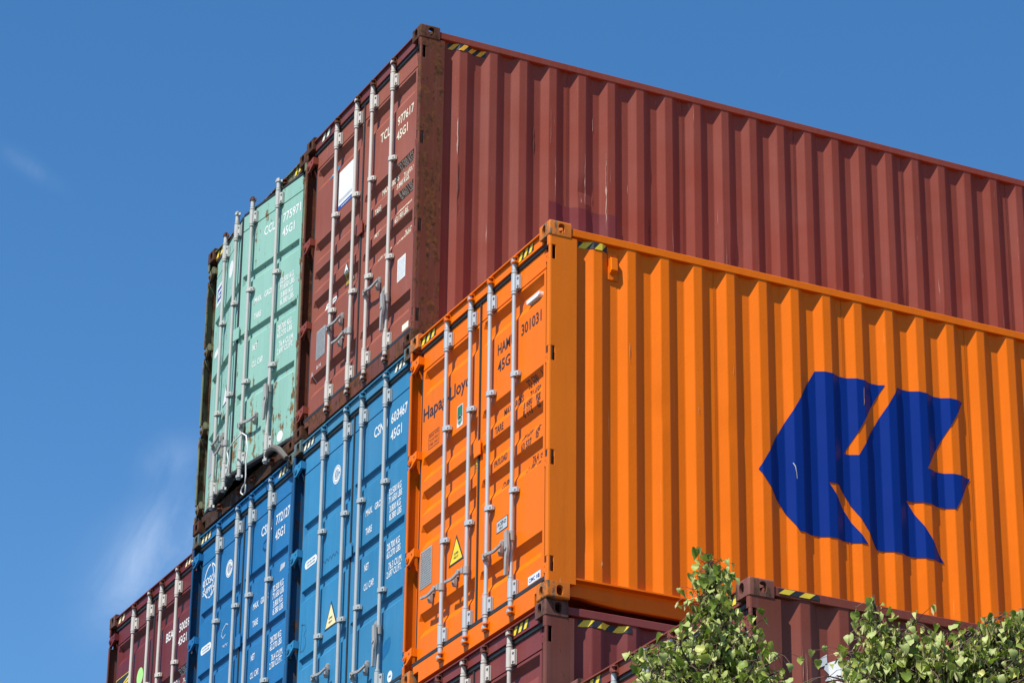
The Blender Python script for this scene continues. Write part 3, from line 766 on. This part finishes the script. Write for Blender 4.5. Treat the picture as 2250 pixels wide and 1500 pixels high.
# the big two-piece mark on the side of the orange box
LOGO = [[(1.731,1.273),(2.248,2.160),(2.852,2.160),(2.483,1.541),(2.594,1.541),(2.970,2.165),(3.562,2.165),(3.195,1.547),(3.599,1.547),(3.440,1.266),(3.012,1.266),(3.328,.825),(2.742,.825),(2.426,1.276),(2.320,1.276),(2.645,.845),(2.062,.845)]]
lg = obj('logo', decal([poly(p) for p in LOGO], YB, lambda y, z: (wall_x(y)+.0042, y, z), 'y'), LOGOBLUE, rO); lg['label'] = 'large dark blue angular logo painted across the corrugations'
put = ALL['A']['put']
put('lease_sticker', [rect(-1.772, -1.452, 1.945, 2.315)], WHITE, 0); put('lease_sticker', [rect(-1.772, -1.452, 1.945, 1.985)], BLUEPRINT, 0, .0027)
put('lease_sticker', text_lines(-1.75, -1.47, 2.0, 2.06, 1, .030), SILVERPRINT, 0, .0027); put('lease_sticker', text_lines(-1.70, -1.50, 1.950, 1.982, 1, .008), WHITE, 0, .0037)
put('blue_sticker', [rect(-1.996, -1.850, 2.345, 2.445)], PALEBLUE, 0); put('lettering', [place_text('G', -1.985, 2.380, .056, -1.935)], WHITE, 0, .0027)
put('warning_sticker', [tri(-1.535, 1.368, .225, 1.165)], BLACK, 0); put('warning_sticker', [tri(-1.535, 1.345, .185, 1.178)], OCHRE, 0, .0027); put('warning_sticker', [tri(-1.535, 1.345, .098, 1.258)], WHITE, 0, .0036)
put('lettering', [place_text('SUPER', -1.565, 1.266, .014, -1.505), place_text('HEAVY', -1.572, 1.225, .020, -1.500)], BLACK, 0, .0046)
put('paper_notice', [rect(-.458, -.298, .713, .916)], WHITE, 1); put('paper_notice', text_lines(-.445, -.312, .725, .905, 12, .004), SILVERPRINT, 1, .0027)
put('small_sticker', [rect(-.332, -.207, .224, .280)], CREAM, 1)
put('data_plate', [rect(-2.141, -1.948, .678, .945)], PLATE, 0, .003); put('data_plate', text_lines(-2.13, -1.958, .688, .935, 13, .005), BLACK, 0, .004)
def pill(x0, x1, z0, z1):
    r = (z1-z0)/2; return poly([(x0+r+r*math.cos(R(a)), z0+r+r*math.sin(R(a))) for a in range(90, 271, 20)]+[(x1-r+r*math.cos(R(a)), z0+r+r*math.sin(R(a))) for a in range(-90, 91, 20)])
put('oval_sticker', [pill(-2.050, -1.80, 1.105, 1.175)], WHITE, 0); put('lettering', [place_text('CORTEN STEEL', -2.02, 1.145, .014, -1.83), place_text('CONTAINER', -2.01, 1.119, .014, -1.84)], BLACK, 0, .0027)
put('chalk_mark', [stroke([(-2.30+.06, .50), (-2.232, .56), (-2.215, .60), (-2.20, .56), (-2.195, .50)], .007), place_text('8-14', -2.12, .585, .04, -2.03, 0)], WHITE, 0)
rA = ALL['A']['root']
pt = obj('repaint_patch', decal([rect(1.205, 1.845, .20, 1.530)], YB, lambda y, z: (wall_x(y)+.0040, y, z), 'y'), P_PATCH, rA); pt['label'] = 'darker maroon repainted area low on the red side wall'
obj('hazard_tape', decal([rect(.27, .615, 2.738, 2.795)], YB, lambda y, z: (wall_x(y)+.0030, y, z), 'y'), BLACK, rA)
obj('hazard_bars', decal(stripes(.27, .615, 2.738, 2.795, 4, .05), YB, lambda y, z: (wall_x(y)+.0042, y, z), 'y'), plain('amber_print', (.80, .42, .02), .5), rA)
put = ALL['T']['put']
put('carrier_logo', [rect(-2.235, -2.0, 2.245, 2.455)], WHITE, 0); put('carrier_logo', [rect(-2.205, -2.03, 2.285, 2.315), rect(-2.205, -2.175, 2.315, 2.42), rect(-2.175, -2.03, 2.39, 2.42), rect(-2.06, -2.03, 2.315, 2.36), rect(-2.13, -2.06, 2.335, 2.36)], BLUEPRINT, 0, .0027)
put('round_sticker', [disc(-1.66, 2.40, .085, .085)], WHITE, 0); put('round_sticker', [disc(-.38, .262, .05)], WHITE, 1)
put('oval_sticker', [pill(-2.20, -1.95, 1.70, 1.77)], WHITE, 0); put('warning_sticker', [tri(-1.62, 1.22, .22, 1.02)], BLACK, 0); put('warning_sticker', [tri(-1.62, 1.195, .18, 1.032)], WHITE, 0, .0027)
put('data_plate', [rect(-2.19, -2.0, .50, .78)], PLATE, 0, .003)
for k in ('B2', 'B1'):
    put = ALL[k]['put']
    put('round_seal', [ring(-1.585, 2.335, .082, .082, .010), ring(-1.585, 2.335, .066, .066, .020, 8, 350, 40), ring(-1.585, 2.335, .040, .040, .006), rect(-1.600, -1.592, 2.30, 2.37), rect(-1.580, -1.572, 2.30, 2.37), rect(-1.608, -1.564, 2.332, 2.340)], WHITE, 0)
    put('oval_sticker', [pill(-2.205, -1.95, 1.690, 1.765)], WHITE, 0); put('lettering', [place_text('CORTEN STEEL', -2.17, 1.733, .014, -1.98), place_text('CONTAINER', -2.16, 1.706, .014, -1.99)], PALEBLUE, 0, .0027)
put = ALL['B2']['put']
put('warning_sticker', [tri(-1.602, 1.242, .256, 1.010)], BLACK, 0); put('warning_sticker', [tri(-1.602, 1.212, .214, 1.024)], PALEYELLOW, 0, .0027); put('lettering', [place_text('SUPER', -1.64, 1.085, .018, -1.565), place_text('HEAVY', -1.64, 1.052, .018, -1.565)], BLACK, 0, .0037)
put('round_sticker', [disc(-.383, .245, .046)], WHITE, 1); put('lettering', [place_text('CIMC', -.41, .238, .018, -.355)], PALEBLUE, 1, .0027)
GRAF = plain('marker_ink', (.02, .09, .20), .6)
put('marker_scrawl', [stroke([(-2.21, 1.23), (-2.22, 1.10), (-2.235, .98)], .006), stroke([(-2.235, 1.22), (-2.15, 1.20), (-2.12, 1.15), (-2.17, 1.11), (-2.13, 1.08), (-2.12, 1.02), (-2.17, .98), (-2.23, .985)], .006)], GRAF, 0)
put('marker_scrawl', [stroke([(-1.815+.02*i, 1.63+.018*math.sin(i*1.9)) for i in range(17)], .010)], GRAF, 0)
put('touch_up_patch', [poly([(-.535, .535), (-.48, .565), (-.40, .575), (-.385, .52), (-.42, .46), (-.53, .42)])], P_BLU1, 1)
put = ALL['B1']['put']
put('carrier_logo', [ring(-2.060, 2.372, .155, .165, .014, -100, 250), ring(-2.060, 2.372, .085, .165, .012, -80, 95), place_text('COSCO', -2.245, 2.352, .070, -1.880), place_text('SHIPPING', -2.240, 2.268, .056, -1.880)], WHITE, 0)
put('chalk_mark', [stroke([(-1.55, 1.80), (-1.60, 1.82), (-1.68, 1.78), (-1.70, 1.74), (-1.66, 1.70), (-1.60, 1.72)], .006), stroke([(-1.66+.02*i, 1.62+.015*math.sin(i*2.2)) for i in range(7)], .006)], WHITE, 0)
put('tape_remnant', [poly([(-.36, 1.91), (-.25, 1.925), (-.245, 1.965), (-.34, 1.972)])], SILVERPRINT, 1)
put = ALL['L']['put']
put('round_sticker', [disc(-1.575, 2.060, .088)], LIME, 0)
put('dark_sticker', [rect(-2.265, -1.90, 2.02, 2.212)], BLACK, 0); put('dark_sticker', [poly([(-2.22, 2.08), (-1.90, 2.03+.04*i), (-1.90, 2.055+.04*i)]) for i in range(4)]+frame_line(-2.262, -1.903, 2.023, 2.209, .006), YELLOW, 0, .0027)
put = ALL['P']['put']
put('white_placard', [rect(-.86, -.60, 2.38, 2.78-.06)], plain('placard_white', (.62, .70, .76), .5), 1)
rP = ALL['P']['root']
def psh(pts):   # outline of the white mark, wall metres (y, z)
    return poly(pts)
WM = [[(.497,2.400),(.510,2.450),(.571,2.495),(.574,2.430),(.520,2.402)], [(.548,2.395),(.560,2.432),(.605,2.450),(.655,2.466),(.672,2.440),(.668,2.330),(.610,2.335),(.552,2.318),(.585,2.365)],
      [(.676,2.405),(.682,2.455),(.707,2.468),(.709,2.445)], [(.548,2.22),(.548,2.285),(.570,2.308),(.620,2.325),(.660,2.315),(.690,2.29),(.700,2.22)],
      [(.770,2.475),(.86,2.495),(.95,2.46),(.97,2.38),(.90,2.34),(.80,2.35)], [(1.05,2.50),(1.30,2.50),(1.30,2.44),(1.21,2.44),(1.21,2.05),(1.14,2.05),(1.14,2.44),(1.05,2.44)]]
wl = obj('logo', decal([psh(p) for p in WM], YB, lambda y, z: (wall_x(y)+.0030, y, z), 'y'), WHITE, rP); wl['label'] = 'white brush-shaped mark on the brown side wall'

# scrapes along the proud edges of the ribs
def scrape(root, k, z0, z1, w, mat, edge=.136, rg=random.Random(3)):
    y = Y0+k*PIT+edge-.010; n = max(4, int((z1-z0)/.05)); L, Rr = [], []
    for i in range(n+1):
        z = z0+(z1-z0)*i/n; q = w*(.15+.85*rg.random()**2)*math.sin(math.pi*(i+.3)/(n+.6)); c = y+rg.gauss(0, .0018)
        L.append((c-q, z)); Rr.append((c+q, z))
    obj('scrape_mark', decal([(L+Rr, [(i, n+1+i, n+2+i, i+1) for i in range(n)])], YB, lambda yy, z: (wall_x(yy)+.0054, yy, z), 'y'), mat, root)
SCRA = plain('scraped_primer', (.42, .25, .20), .7, var=.3, scale=60); SCRO = plain('scraped_orange', (.62, .30, .12), .6, var=.3, scale=60); SCRD = plain('dark_scuff', (.10, .035, .022), .7, var=.3, scale=60)
for k, z0, z1, w, e in ((3, 1.55, 1.95, .004, .136), (3, 2.05, 2.40, .003, .090), (4, 1.56, 2.05, .006, .136), (5, 1.40, 2.10, .008, .060), (4, 2.30, 2.42, .012, .225), (0, 1.75, 2.10, .008, .070), (7, 1.3, 1.6, .003, .136), (9, 1.1, 1.55, .004, .100), (10, 1.0, 1.45, .003, .136), (12, 1.0, 1.3, .004, .120), (14, .9, 1.35, .005, .100), (17, .8, 1.2, .003, .136), (19, .9, 1.5, .003, .136), (23, .9, 1.9, .006, .120), (26, .7, 1.5, .004, .136)):
    scrape(rA, k, z0, z1, w, SCRA, e)
for k, z0, z1, w, e in ((2, 1.95, 2.2, .010, .225), (15, 1.0, 1.35, .009, .200), (0, 1.2, 1.7, .012, .075), (6, 1.25, 1.6, .008, .21)):
    scrape(rA, k, z0, z1, w, SCRD, e)
for k, z0, z1, w, e in ((4, 1.95, 2.05, .006, .120), (1, 1.9, 2.05, .005, .090), (8, 1.95, 2.10, .004, .136), (0, .28, .33, .012, .136), (3, 1.60, 1.66, .012, .10), (14, 1.9, 2.0, .004, .136)):
    scrape(rO, k, z0, z1, w, SCRO, e)
put_scr = [(2.022, 1.372), (2.036, 1.345), (2.044, 1.30), (2.048, 1.25)]
obj('scrape_mark', decal([stroke(put_scr, .006)], YB, lambda y, z: (wall_x(y)+.0056, y, z), 'y'), plain('scraped_grey', (.45, .45, .42), .6), rO)
for k, z0, z1, w, e in ((0, 2.05, 2.45, .004, .110), (0, 2.10, 2.30, .004, .136), (0, 2.22, 2.5, .003, .08)):
    scrape(rP, k, z0, z1, w, SCRA, e)

# loose gasket and rope on the teal doors ------------------------------
rT = ALL['T']['root']
def loc_T(u, v, y):
    p = at_y(u, v, y); return p-Vector(rT.location)
bm = bmesh.new(); tube(bm, [loc_T(u, v, .02) for u, v in ((585, 1000), (592, 988), (603, 983), (613, 987), (623, 998), (630, 1006))], [.020, .026, .028, .028, .026, .022], 8)
o = obj('torn_gasket', mesh_of(bm, smooth=40), plain('grey_rubber', (.10, .09, .075), .7), rT); o['label'] = 'torn grey gasket end sagging from the sill'
bm = bmesh.new(); pts = [(497, 1042), (502, 1012), (499, 992), (515, 968), (532, 951), (541, 957), (544, 985), (540, 1015), (540, 1045), (538, 1062), (531, 1072), (529, 1082), (534, 1087), (539, 1080), (540, 1064)]
tube(bm, [at_y(u, v, -.14+.0*i) for i, (u, v) in enumerate(pts)], .0065, 6)
o = obj('rope', mesh_of(bm, smooth=60), ROPE); o['label'] = 'thin white rope tied to the teal door handles, loop hanging below'; o['category'] = 'rope'

# ------------------------------------------------------------------ boxes under the view that carry the pile
def carrier(off, h, mat, label):
    bm = bmesh.new(); f = h/HT
    for x0, x1 in ((-.162, -.002), (-WD+.002, -WD+.162)):
        for y0, y1 in ((.002, .178), (LN-.178, LN-.002)):
            box(bm, x0, x1, y0, y1, 0.001, .118); box(bm, x0, x1, y0, y1, h-.118, h-.001); box(bm, x0+.006, x1-.006, y0+.004, y1-.004, .118, h-.118)
    for s in (0, 1):
        cols = []
        for y in wall_breaks(.18, LN-.18):
            x = wall_x(y) if s == 0 else -WD-wall_x(y)
            cols.append((bm.verts.new((x, y, .16)), bm.verts.new((x, y, h-.09))))
        for A, B in zip(cols, cols[1:]): bm.faces.new((A[0], A[1], B[1], B[0]))
        xa, xb = (-.066, -.008) if s == 0 else (-WD+.008, -WD+.066)
        box(bm, xa, xb, .178, LN-.178, h-.09, h-.036); box(bm, xa, xb, .178, LN-.178, .02, .16)
    pr = door_profile('deep')
    row = [(bm.verts.new((-WD+.16, DY+d, z*f)), bm.verts.new((-.16, DY+d, z*f))) for z, d in pr]
    for A, B in zip(row, row[1:]): bm.faces.new((A[0], A[1], B[1], B[0]))
    box(bm, -WD+.16, -.16, .03, .14, h-.13, h-.04); box(bm, -WD+.16, -.16, .03, .14, .01, .17); box(bm, -WD+.1, -.1, .16, LN-.16, h-.06, h-.045); box(bm, -WD+.1, -.1, LN-.08, LN-.04, .02, h-.06)
    for rx in (-1.775, -1.35, -1.01, -.60): cyl(bm, (rx, .018), .017, .12, h-.09, n=8)
    o = obj('carrying_container', mesh_of(bm), mat); o.location = (off[0], off[1], off[2]+G)
    o['label'] = label; o['category'] = 'shipping container'; o['group'] = 'lower containers carrying the pile'
LEVEL = ['first', 'second', 'third']
for x, y, nlev, top, under in ((-2.457, .03, 3, 0.0, 'sky blue'), (-4.99, .08, 3, 0.0, 'deep blue'), (-7.505, .167, 3, 0.0, 'dark red'), (-.032, .006, 2, -2.896, 'maroon')):
    for i in range(nlev): carrier((x, y, top-(i+1)*HT+.001), HT-.002, [P_BRN, P_MAR, P_BLU1][(i+int(abs(x))) % 3], f'{LEVEL[i]} container down below the {under} one, under the picture edge')
for i in range(2): carrier((2.6186, .0632, -3.575-(i+1)*2.562), 2.560, [P_MAR, P_BRN][i], f'{LEVEL[i]} container down below the brown-red one, under the picture edge')

# ------------------------------------------------------------------ trees
def leaf_material(name, hue=0.0):
    mt, t, b = principled(name)
    oi = nd(t, 'ShaderNodeObjectInfo'); ge = nd(t, 'ShaderNodeNewGeometry')
    rnd = tmath(t, 'FRACT', tmath(t, 'ADD', oi.outputs['Random'], ge.outputs['Random Per Island']))
    cr = nd(t, 'ShaderNodeValToRGB'); e = cr.color_ramp.elements
    e[0].position = 0.0; e[0].color = (.110, .165, .016, 1); e[1].position = 1.0; e[1].color = (.58, .54, .17, 1)
    for p, c in ((.40, (.175, .245, .030, 1)), (.78, (.32, .37, .075, 1))):
        q = cr.color_ramp.elements.new(p); q.color = c
    t.links.new(rnd, cr.inputs['Fac'])
    c = tmix(t, tmath(t, 'MULTIPLY', ge.outputs['Backfacing'], 0.65), cr.outputs['Color'], (.38, .43, .15))
    t.links.new(c, b.inputs['Base Color']); b.inputs['Roughness'].default_value = 0.5; b.inputs['Specular IOR Level'].default_value = 0.3
    tr = nd(t, 'ShaderNodeBsdfTranslucent'); t.links.new(tmix(t, 0.5, c, (.22, .34, .03)), tr.inputs['Color'])
    mx = nd(t, 'ShaderNodeMixShader'); mx.inputs['Fac'].default_value = 0.30
    out = t.nodes['Material Output']; t.links.new(b.outputs[0], mx.inputs[1]); t.links.new(tr.outputs[0], mx.inputs[2]); t.links.new(mx.outputs[0], out.inputs['Surface'])
    return mt
LEAFMAT = leaf_material('linden_leaf'); BARK = plain('linden_bark', (.055, .043, .034), .85, var=.35, scale=40); TWIG = plain('young_twig', (.13, .075, .045), .7, var=.3, scale=40)
BRACT = plain('dry_bract', (.42, .38, .17), .7, var=.25, scale=30)
# heart-shaped blade in unit size: stalk at origin, tip at +x, face +z
HALF = [(0, 0), (-.10, .16), (-.06, .34), (.12, .45), (.36, .44), (.60, .32), (.82, .14), (1.0, 0)]
def leaf_verts(fold, curl, wave):
    mid = [(0, 0, 0), (.14, 0, 0), (.38, 0, 0), (.62, 0, 0), (.84, 0, 0), (1, 0, 0)]
    def bend(x, y):
        return (x*(1-.12*curl*x), y*math.cos(fold), -curl*.42*x*x+abs(y)*math.sin(fold)+wave*math.sin(7*x+3*y)*abs(y)*.5)
    V = [bend(x, 0) for x, _, _ in mid]; left = [bend(x, y) for x, y in HALF[1:-1]]; right = [bend(x, -y) for x, y in HALF[1:-1]]
    V += left+right
    n = 6; F = []
    for base_ in (n, n+6):
        s = [0]+[base_+i for i in range(6)]+[5]
        q = [(0, base_, base_+1, 1), (1, base_+1, base_+2), (1, base_+2, base_+3, 2), (2, base_+3, base_+4, 3), (3, base_+4, base_+5, 4), (4, base_+5, 5)]
        for f in q: F.append(f if base_ == n else tuple(reversed(f)))
    return V, F
LEAFV = []
for fo, cu, wa in ((.35, .9, .5), (.60, 1.3, .5), (.15, .6, .6), (.85, .9, .3), (-.30, 1.2, .5)):
    V, F = leaf_verts(fo, cu, wa); me = bpy.data.meshes.new('leaf'); me.from_pydata(V, [], F); 
    for p in me.polygons: p.use_smooth = True
    me.materials.append(LEAFMAT); LEAFV.append((V, F, me))
def build_tree(label, foot, height, tips, wood_pts, rng, vis_box, extra):
    """tips: list of (pixel u, v, distance) shoot ends in the view; extra: fill for the hidden crown"""
    root = bpy.data.objects.new('linden_tree', None); link(root); root.location = foot
    root['label'] = label; root['category'] = 'tree'; root['group'] = 'linden trees in front of the pile'
    F0 = Vector(foot); trunk = [Vector(p)-F0 for p in wood_pts]
    bm = bmesh.new(); n = len(trunk); tube(bm, trunk, [.10*max(0, 1-q.z/trunk[-1].z)**.75+.004 for q in trunk], 9)
    obj('trunk', mesh_of(bm, smooth=60), BARK, root)
    leaves = []; bmb = bmesh.new(); bmt = bmesh.new(); bmd = bmesh.new()
    def trunk_at(z):
        for a, b in zip(trunk, trunk[1:]):
            if a.z <= z <= b.z: return a.lerp(b, (z-a.z)/(b.z-a.z))
        return trunk[-1] if z > trunk[-1].z else trunk[0]
    def add_leaf(p, size):
        az = rng.uniform(0, 2*math.pi); droop = rng.gauss(-.95, .5)
        x = Vector((math.cos(az)*math.cos(droop), math.sin(az)*math.cos(droop), math.sin(droop)))
        zz = Vector((math.cos(az)*math.sin(-droop)+rng.gauss(0, .25), math.sin(az)*math.sin(-droop)+rng.gauss(0, .25), math.cos(droop)+.1))
        y = zz.cross(x).normalized(); zz = x.cross(y)
        leaves.append((p, x, y, zz, size, rng.randrange(5)))
    def shoot(a, b, dense, r0):
        L = (b-a).length; sag = Vector((0, 0, .10*L)); k = max(4, int(L/.07))
        pts = [a.lerp(b, i/k)+sag*math.sin(math.pi*i/k)*.8+Vector((rng.gauss(0, .008), rng.gauss(0, .008), 0)) for i in range(k+1)]
        tube(bmb if r0 > .006 else bmt, pts, [r0*(1-.75*i/k) for i in range(k+1)], 5)
        s = max(0.25, 1-.45/L) if L > .45 else .20
        for i in range(int(dense*L*(1-s)/.016)+6):
            f = s+(1-s)*rng.random()**.8; j = min(k-1, int(f*k)); p = pts[j].lerp(pts[j+1], f*k-j)
            q = p+Vector((rng.gauss(0, .050), rng.gauss(0, .050), rng.gauss(-.020, .032)))
            tube(bmt, [p, (p+q)/2+Vector((0, 0, .012)), q], [.0018, .0014, .0012], 3)
            add_leaf(q, rng.choice((rng.uniform(.022, .042), rng.uniform(.036, .062))))
            if rng.random() < .22:
                e = q+Vector((rng.gauss(0, .01), rng.gauss(0, .01), -rng.uniform(.03, .07))); sd = Vector((rng.gauss(0, 1), rng.gauss(0, 1), 0)).normalized()*.006
                bmd.faces.new([bmd.verts.new(v) for v in (q-sd*.3, q+sd*.3, q.lerp(e, .6)+sd, e, q.lerp(e, .6)-sd)])
    for (u, v, dist, dense) in tips:
        tip = at_dist(u, v, dist)-F0; hub = trunk_at(max(.3, tip.z-rng.uniform(.35, .65)*max(.3, math.hypot(tip.x-trunk[-1].x, tip.y-trunk[-1].y)+.25)))
        shoot(hub, tip, dense, .011 if (tip-hub).length > .35 else .005)
    for i in range(extra):
        z = rng.uniform(.36, .88)*height; rad = (1.25 if z < .7*height else 1.0)*rng.uniform(.5, 1)*(1 if z < .75*height else (height-z)/(.25*height)*.9+.1); a = rng.uniform(0, 2*math.pi)
        hub = trunk_at(z-.3*rad); tip = hub+Vector((math.cos(a)*rad, math.sin(a)*rad, .45*rad))
        if to_px(tip+F0)[1] < 1560: continue
        shoot(hub, tip, .55, .012)
    obj('branches', mesh_of(bmb, smooth=60), BARK, root)
    o = obj('twigs', mesh_of(bmt, smooth=60), TWIG, root); o['kind'] = 'stuff'
    if len(bmd.faces): o = obj('bracts', mesh_of(bmd), BRACT, root); o['kind'] = 'stuff'
    else: bmd.free()
    # the 300 leaves that show largest are single objects, the rest one part
    sc = []
    for i, (p, x, y, z, s, k) in enumerate(leaves):
        u, v, d = to_px(p+F0); view = (p+F0-CAM).normalized(); vis = 0 < u < 2250 and 0 < v < 1500
        sc.append(((s*abs(z.dot(view))*10/d if vis else 0)-(.0006*d if vis else 0)+(1 if vis else 0), i))
    sc.sort(reverse=True); single = set(i for _, i in sc[:300])
    Vs = []; Fs = []
    for i, (p, x, y, z, s, k) in enumerate(leaves):
        M = Matrix((x*s, y*s, z*s)).transposed()
        if i in single:
            o = bpy.data.objects.new('leaf', LEAFV[k][2]); COL.objects.link(o); o.parent = root
            o.matrix_basis = Matrix.Translation(p) @ M.to_4x4()
        else:
            b0 = len(Vs); Vs += [tuple(M @ Vector(q)+p) for q in LEAFV[k][0]]; Fs += [tuple(b0+j for j in f) for f in LEAFV[k][1]]
    me = bpy.data.meshes.new('crown'); me.from_pydata(Vs, [], Fs)
    for pl in me.polygons: pl.use_smooth = True
    o = obj('crown', me, LEAFMAT, root); o['kind'] = 'stuff'
    return len(leaves)
rng = random.Random(11)
def spread(rows, dist, rng, dr):
    out = []
    for (v, u0, u1, n) in rows:
        for i in range(n):
            u = u0+(u1-u0)*(i+.5)/n+rng.gauss(0, 8); w = min(.45, (u1-u0)/2/430)
            out.append((u, v+rng.gauss(0, 8), dist+rng.uniform(-dr, dr)*w/.45, 1.0))
    return out
D1, D2 = 14.6, 14.0
rows1 = [(1218, 1550, 1568, 3), (1240, 1548, 1575, 2), (1258, 1545, 1575, 3), (1285, 1540, 1600, 3), (1300, 1522, 1545, 2), (1312, 1560, 1608, 3), (1332, 1540, 1612, 5), (1352, 1515, 1640, 6), (1375, 1505, 1660, 8), (1400, 1455, 1690, 10), (1412, 1410, 1450, 3), (1428, 1400, 1705, 14), (1452, 1390, 1730, 15), (1478, 1388, 1738, 16), (1505, 1385, 1740, 16), (1535, 1385, 1745, 15)]
tp = [at_dist(1566, 2400, D1), at_dist(1563, 1480, D1), at_dist(1566, 1400, D1), at_dist(1560, 1300, D1), at_dist(1560, 1235, D1)]
f1 = Vector((tp[1].x+.02, tp[1].y, 0)); wood = [f1, f1.lerp(tp[1], .5)+Vector((.03, .02, 0)), tp[1], tp[2], tp[3], tp[4]]
n1 = build_tree('young linden tree with pointed top in front of the orange and brown containers', f1, tp[4].z, spread(rows1, D1, rng, .38), wood, rng, None, 26)
rows2 = [(1305, 1912, 1924, 1), (1325, 1915, 1940, 1), (1352, 1890, 1960, 3), (1375, 1890, 1975, 4), (1372, 2005, 2040, 2), (1392, 1885, 2085, 8), (1415, 1870, 2095, 9), (1440, 1815, 2100, 10), (1465, 1850, 2110, 11), (1490, 1815, 2115, 13), (1520, 1800, 2120, 13),
         (1345, 2225, 2290, 2), (1358, 2165, 2290, 4), (1380, 2140, 2290, 6), (1405, 2125, 2290, 7), (1430, 2110, 2290, 8), (1455, 2110, 2290, 8), (1480, 2110, 2290, 8), (1510, 2110, 2290, 8)]
tq = [at_dist(2065, 1640, D2), at_dist(2030, 1560, D2), at_dist(1985, 1480, D2), at_dist(1935, 1400, D2), at_dist(1918, 1315, D2)]
f2 = Vector((tq[0].x+.02, tq[0].y, 0)); wood2 = [f2, f2.lerp(tq[0], .5)+Vector((-.03, .02, 0))]+tq
n2 = build_tree('broad leafy linden tree at the lower right corner hiding the brown container', f2, tq[4].z, spread(rows2, D2, rng, .38), wood2, rng, None, 26)
print('leaves', n1, n2, 'objects', len(bpy.data.objects))
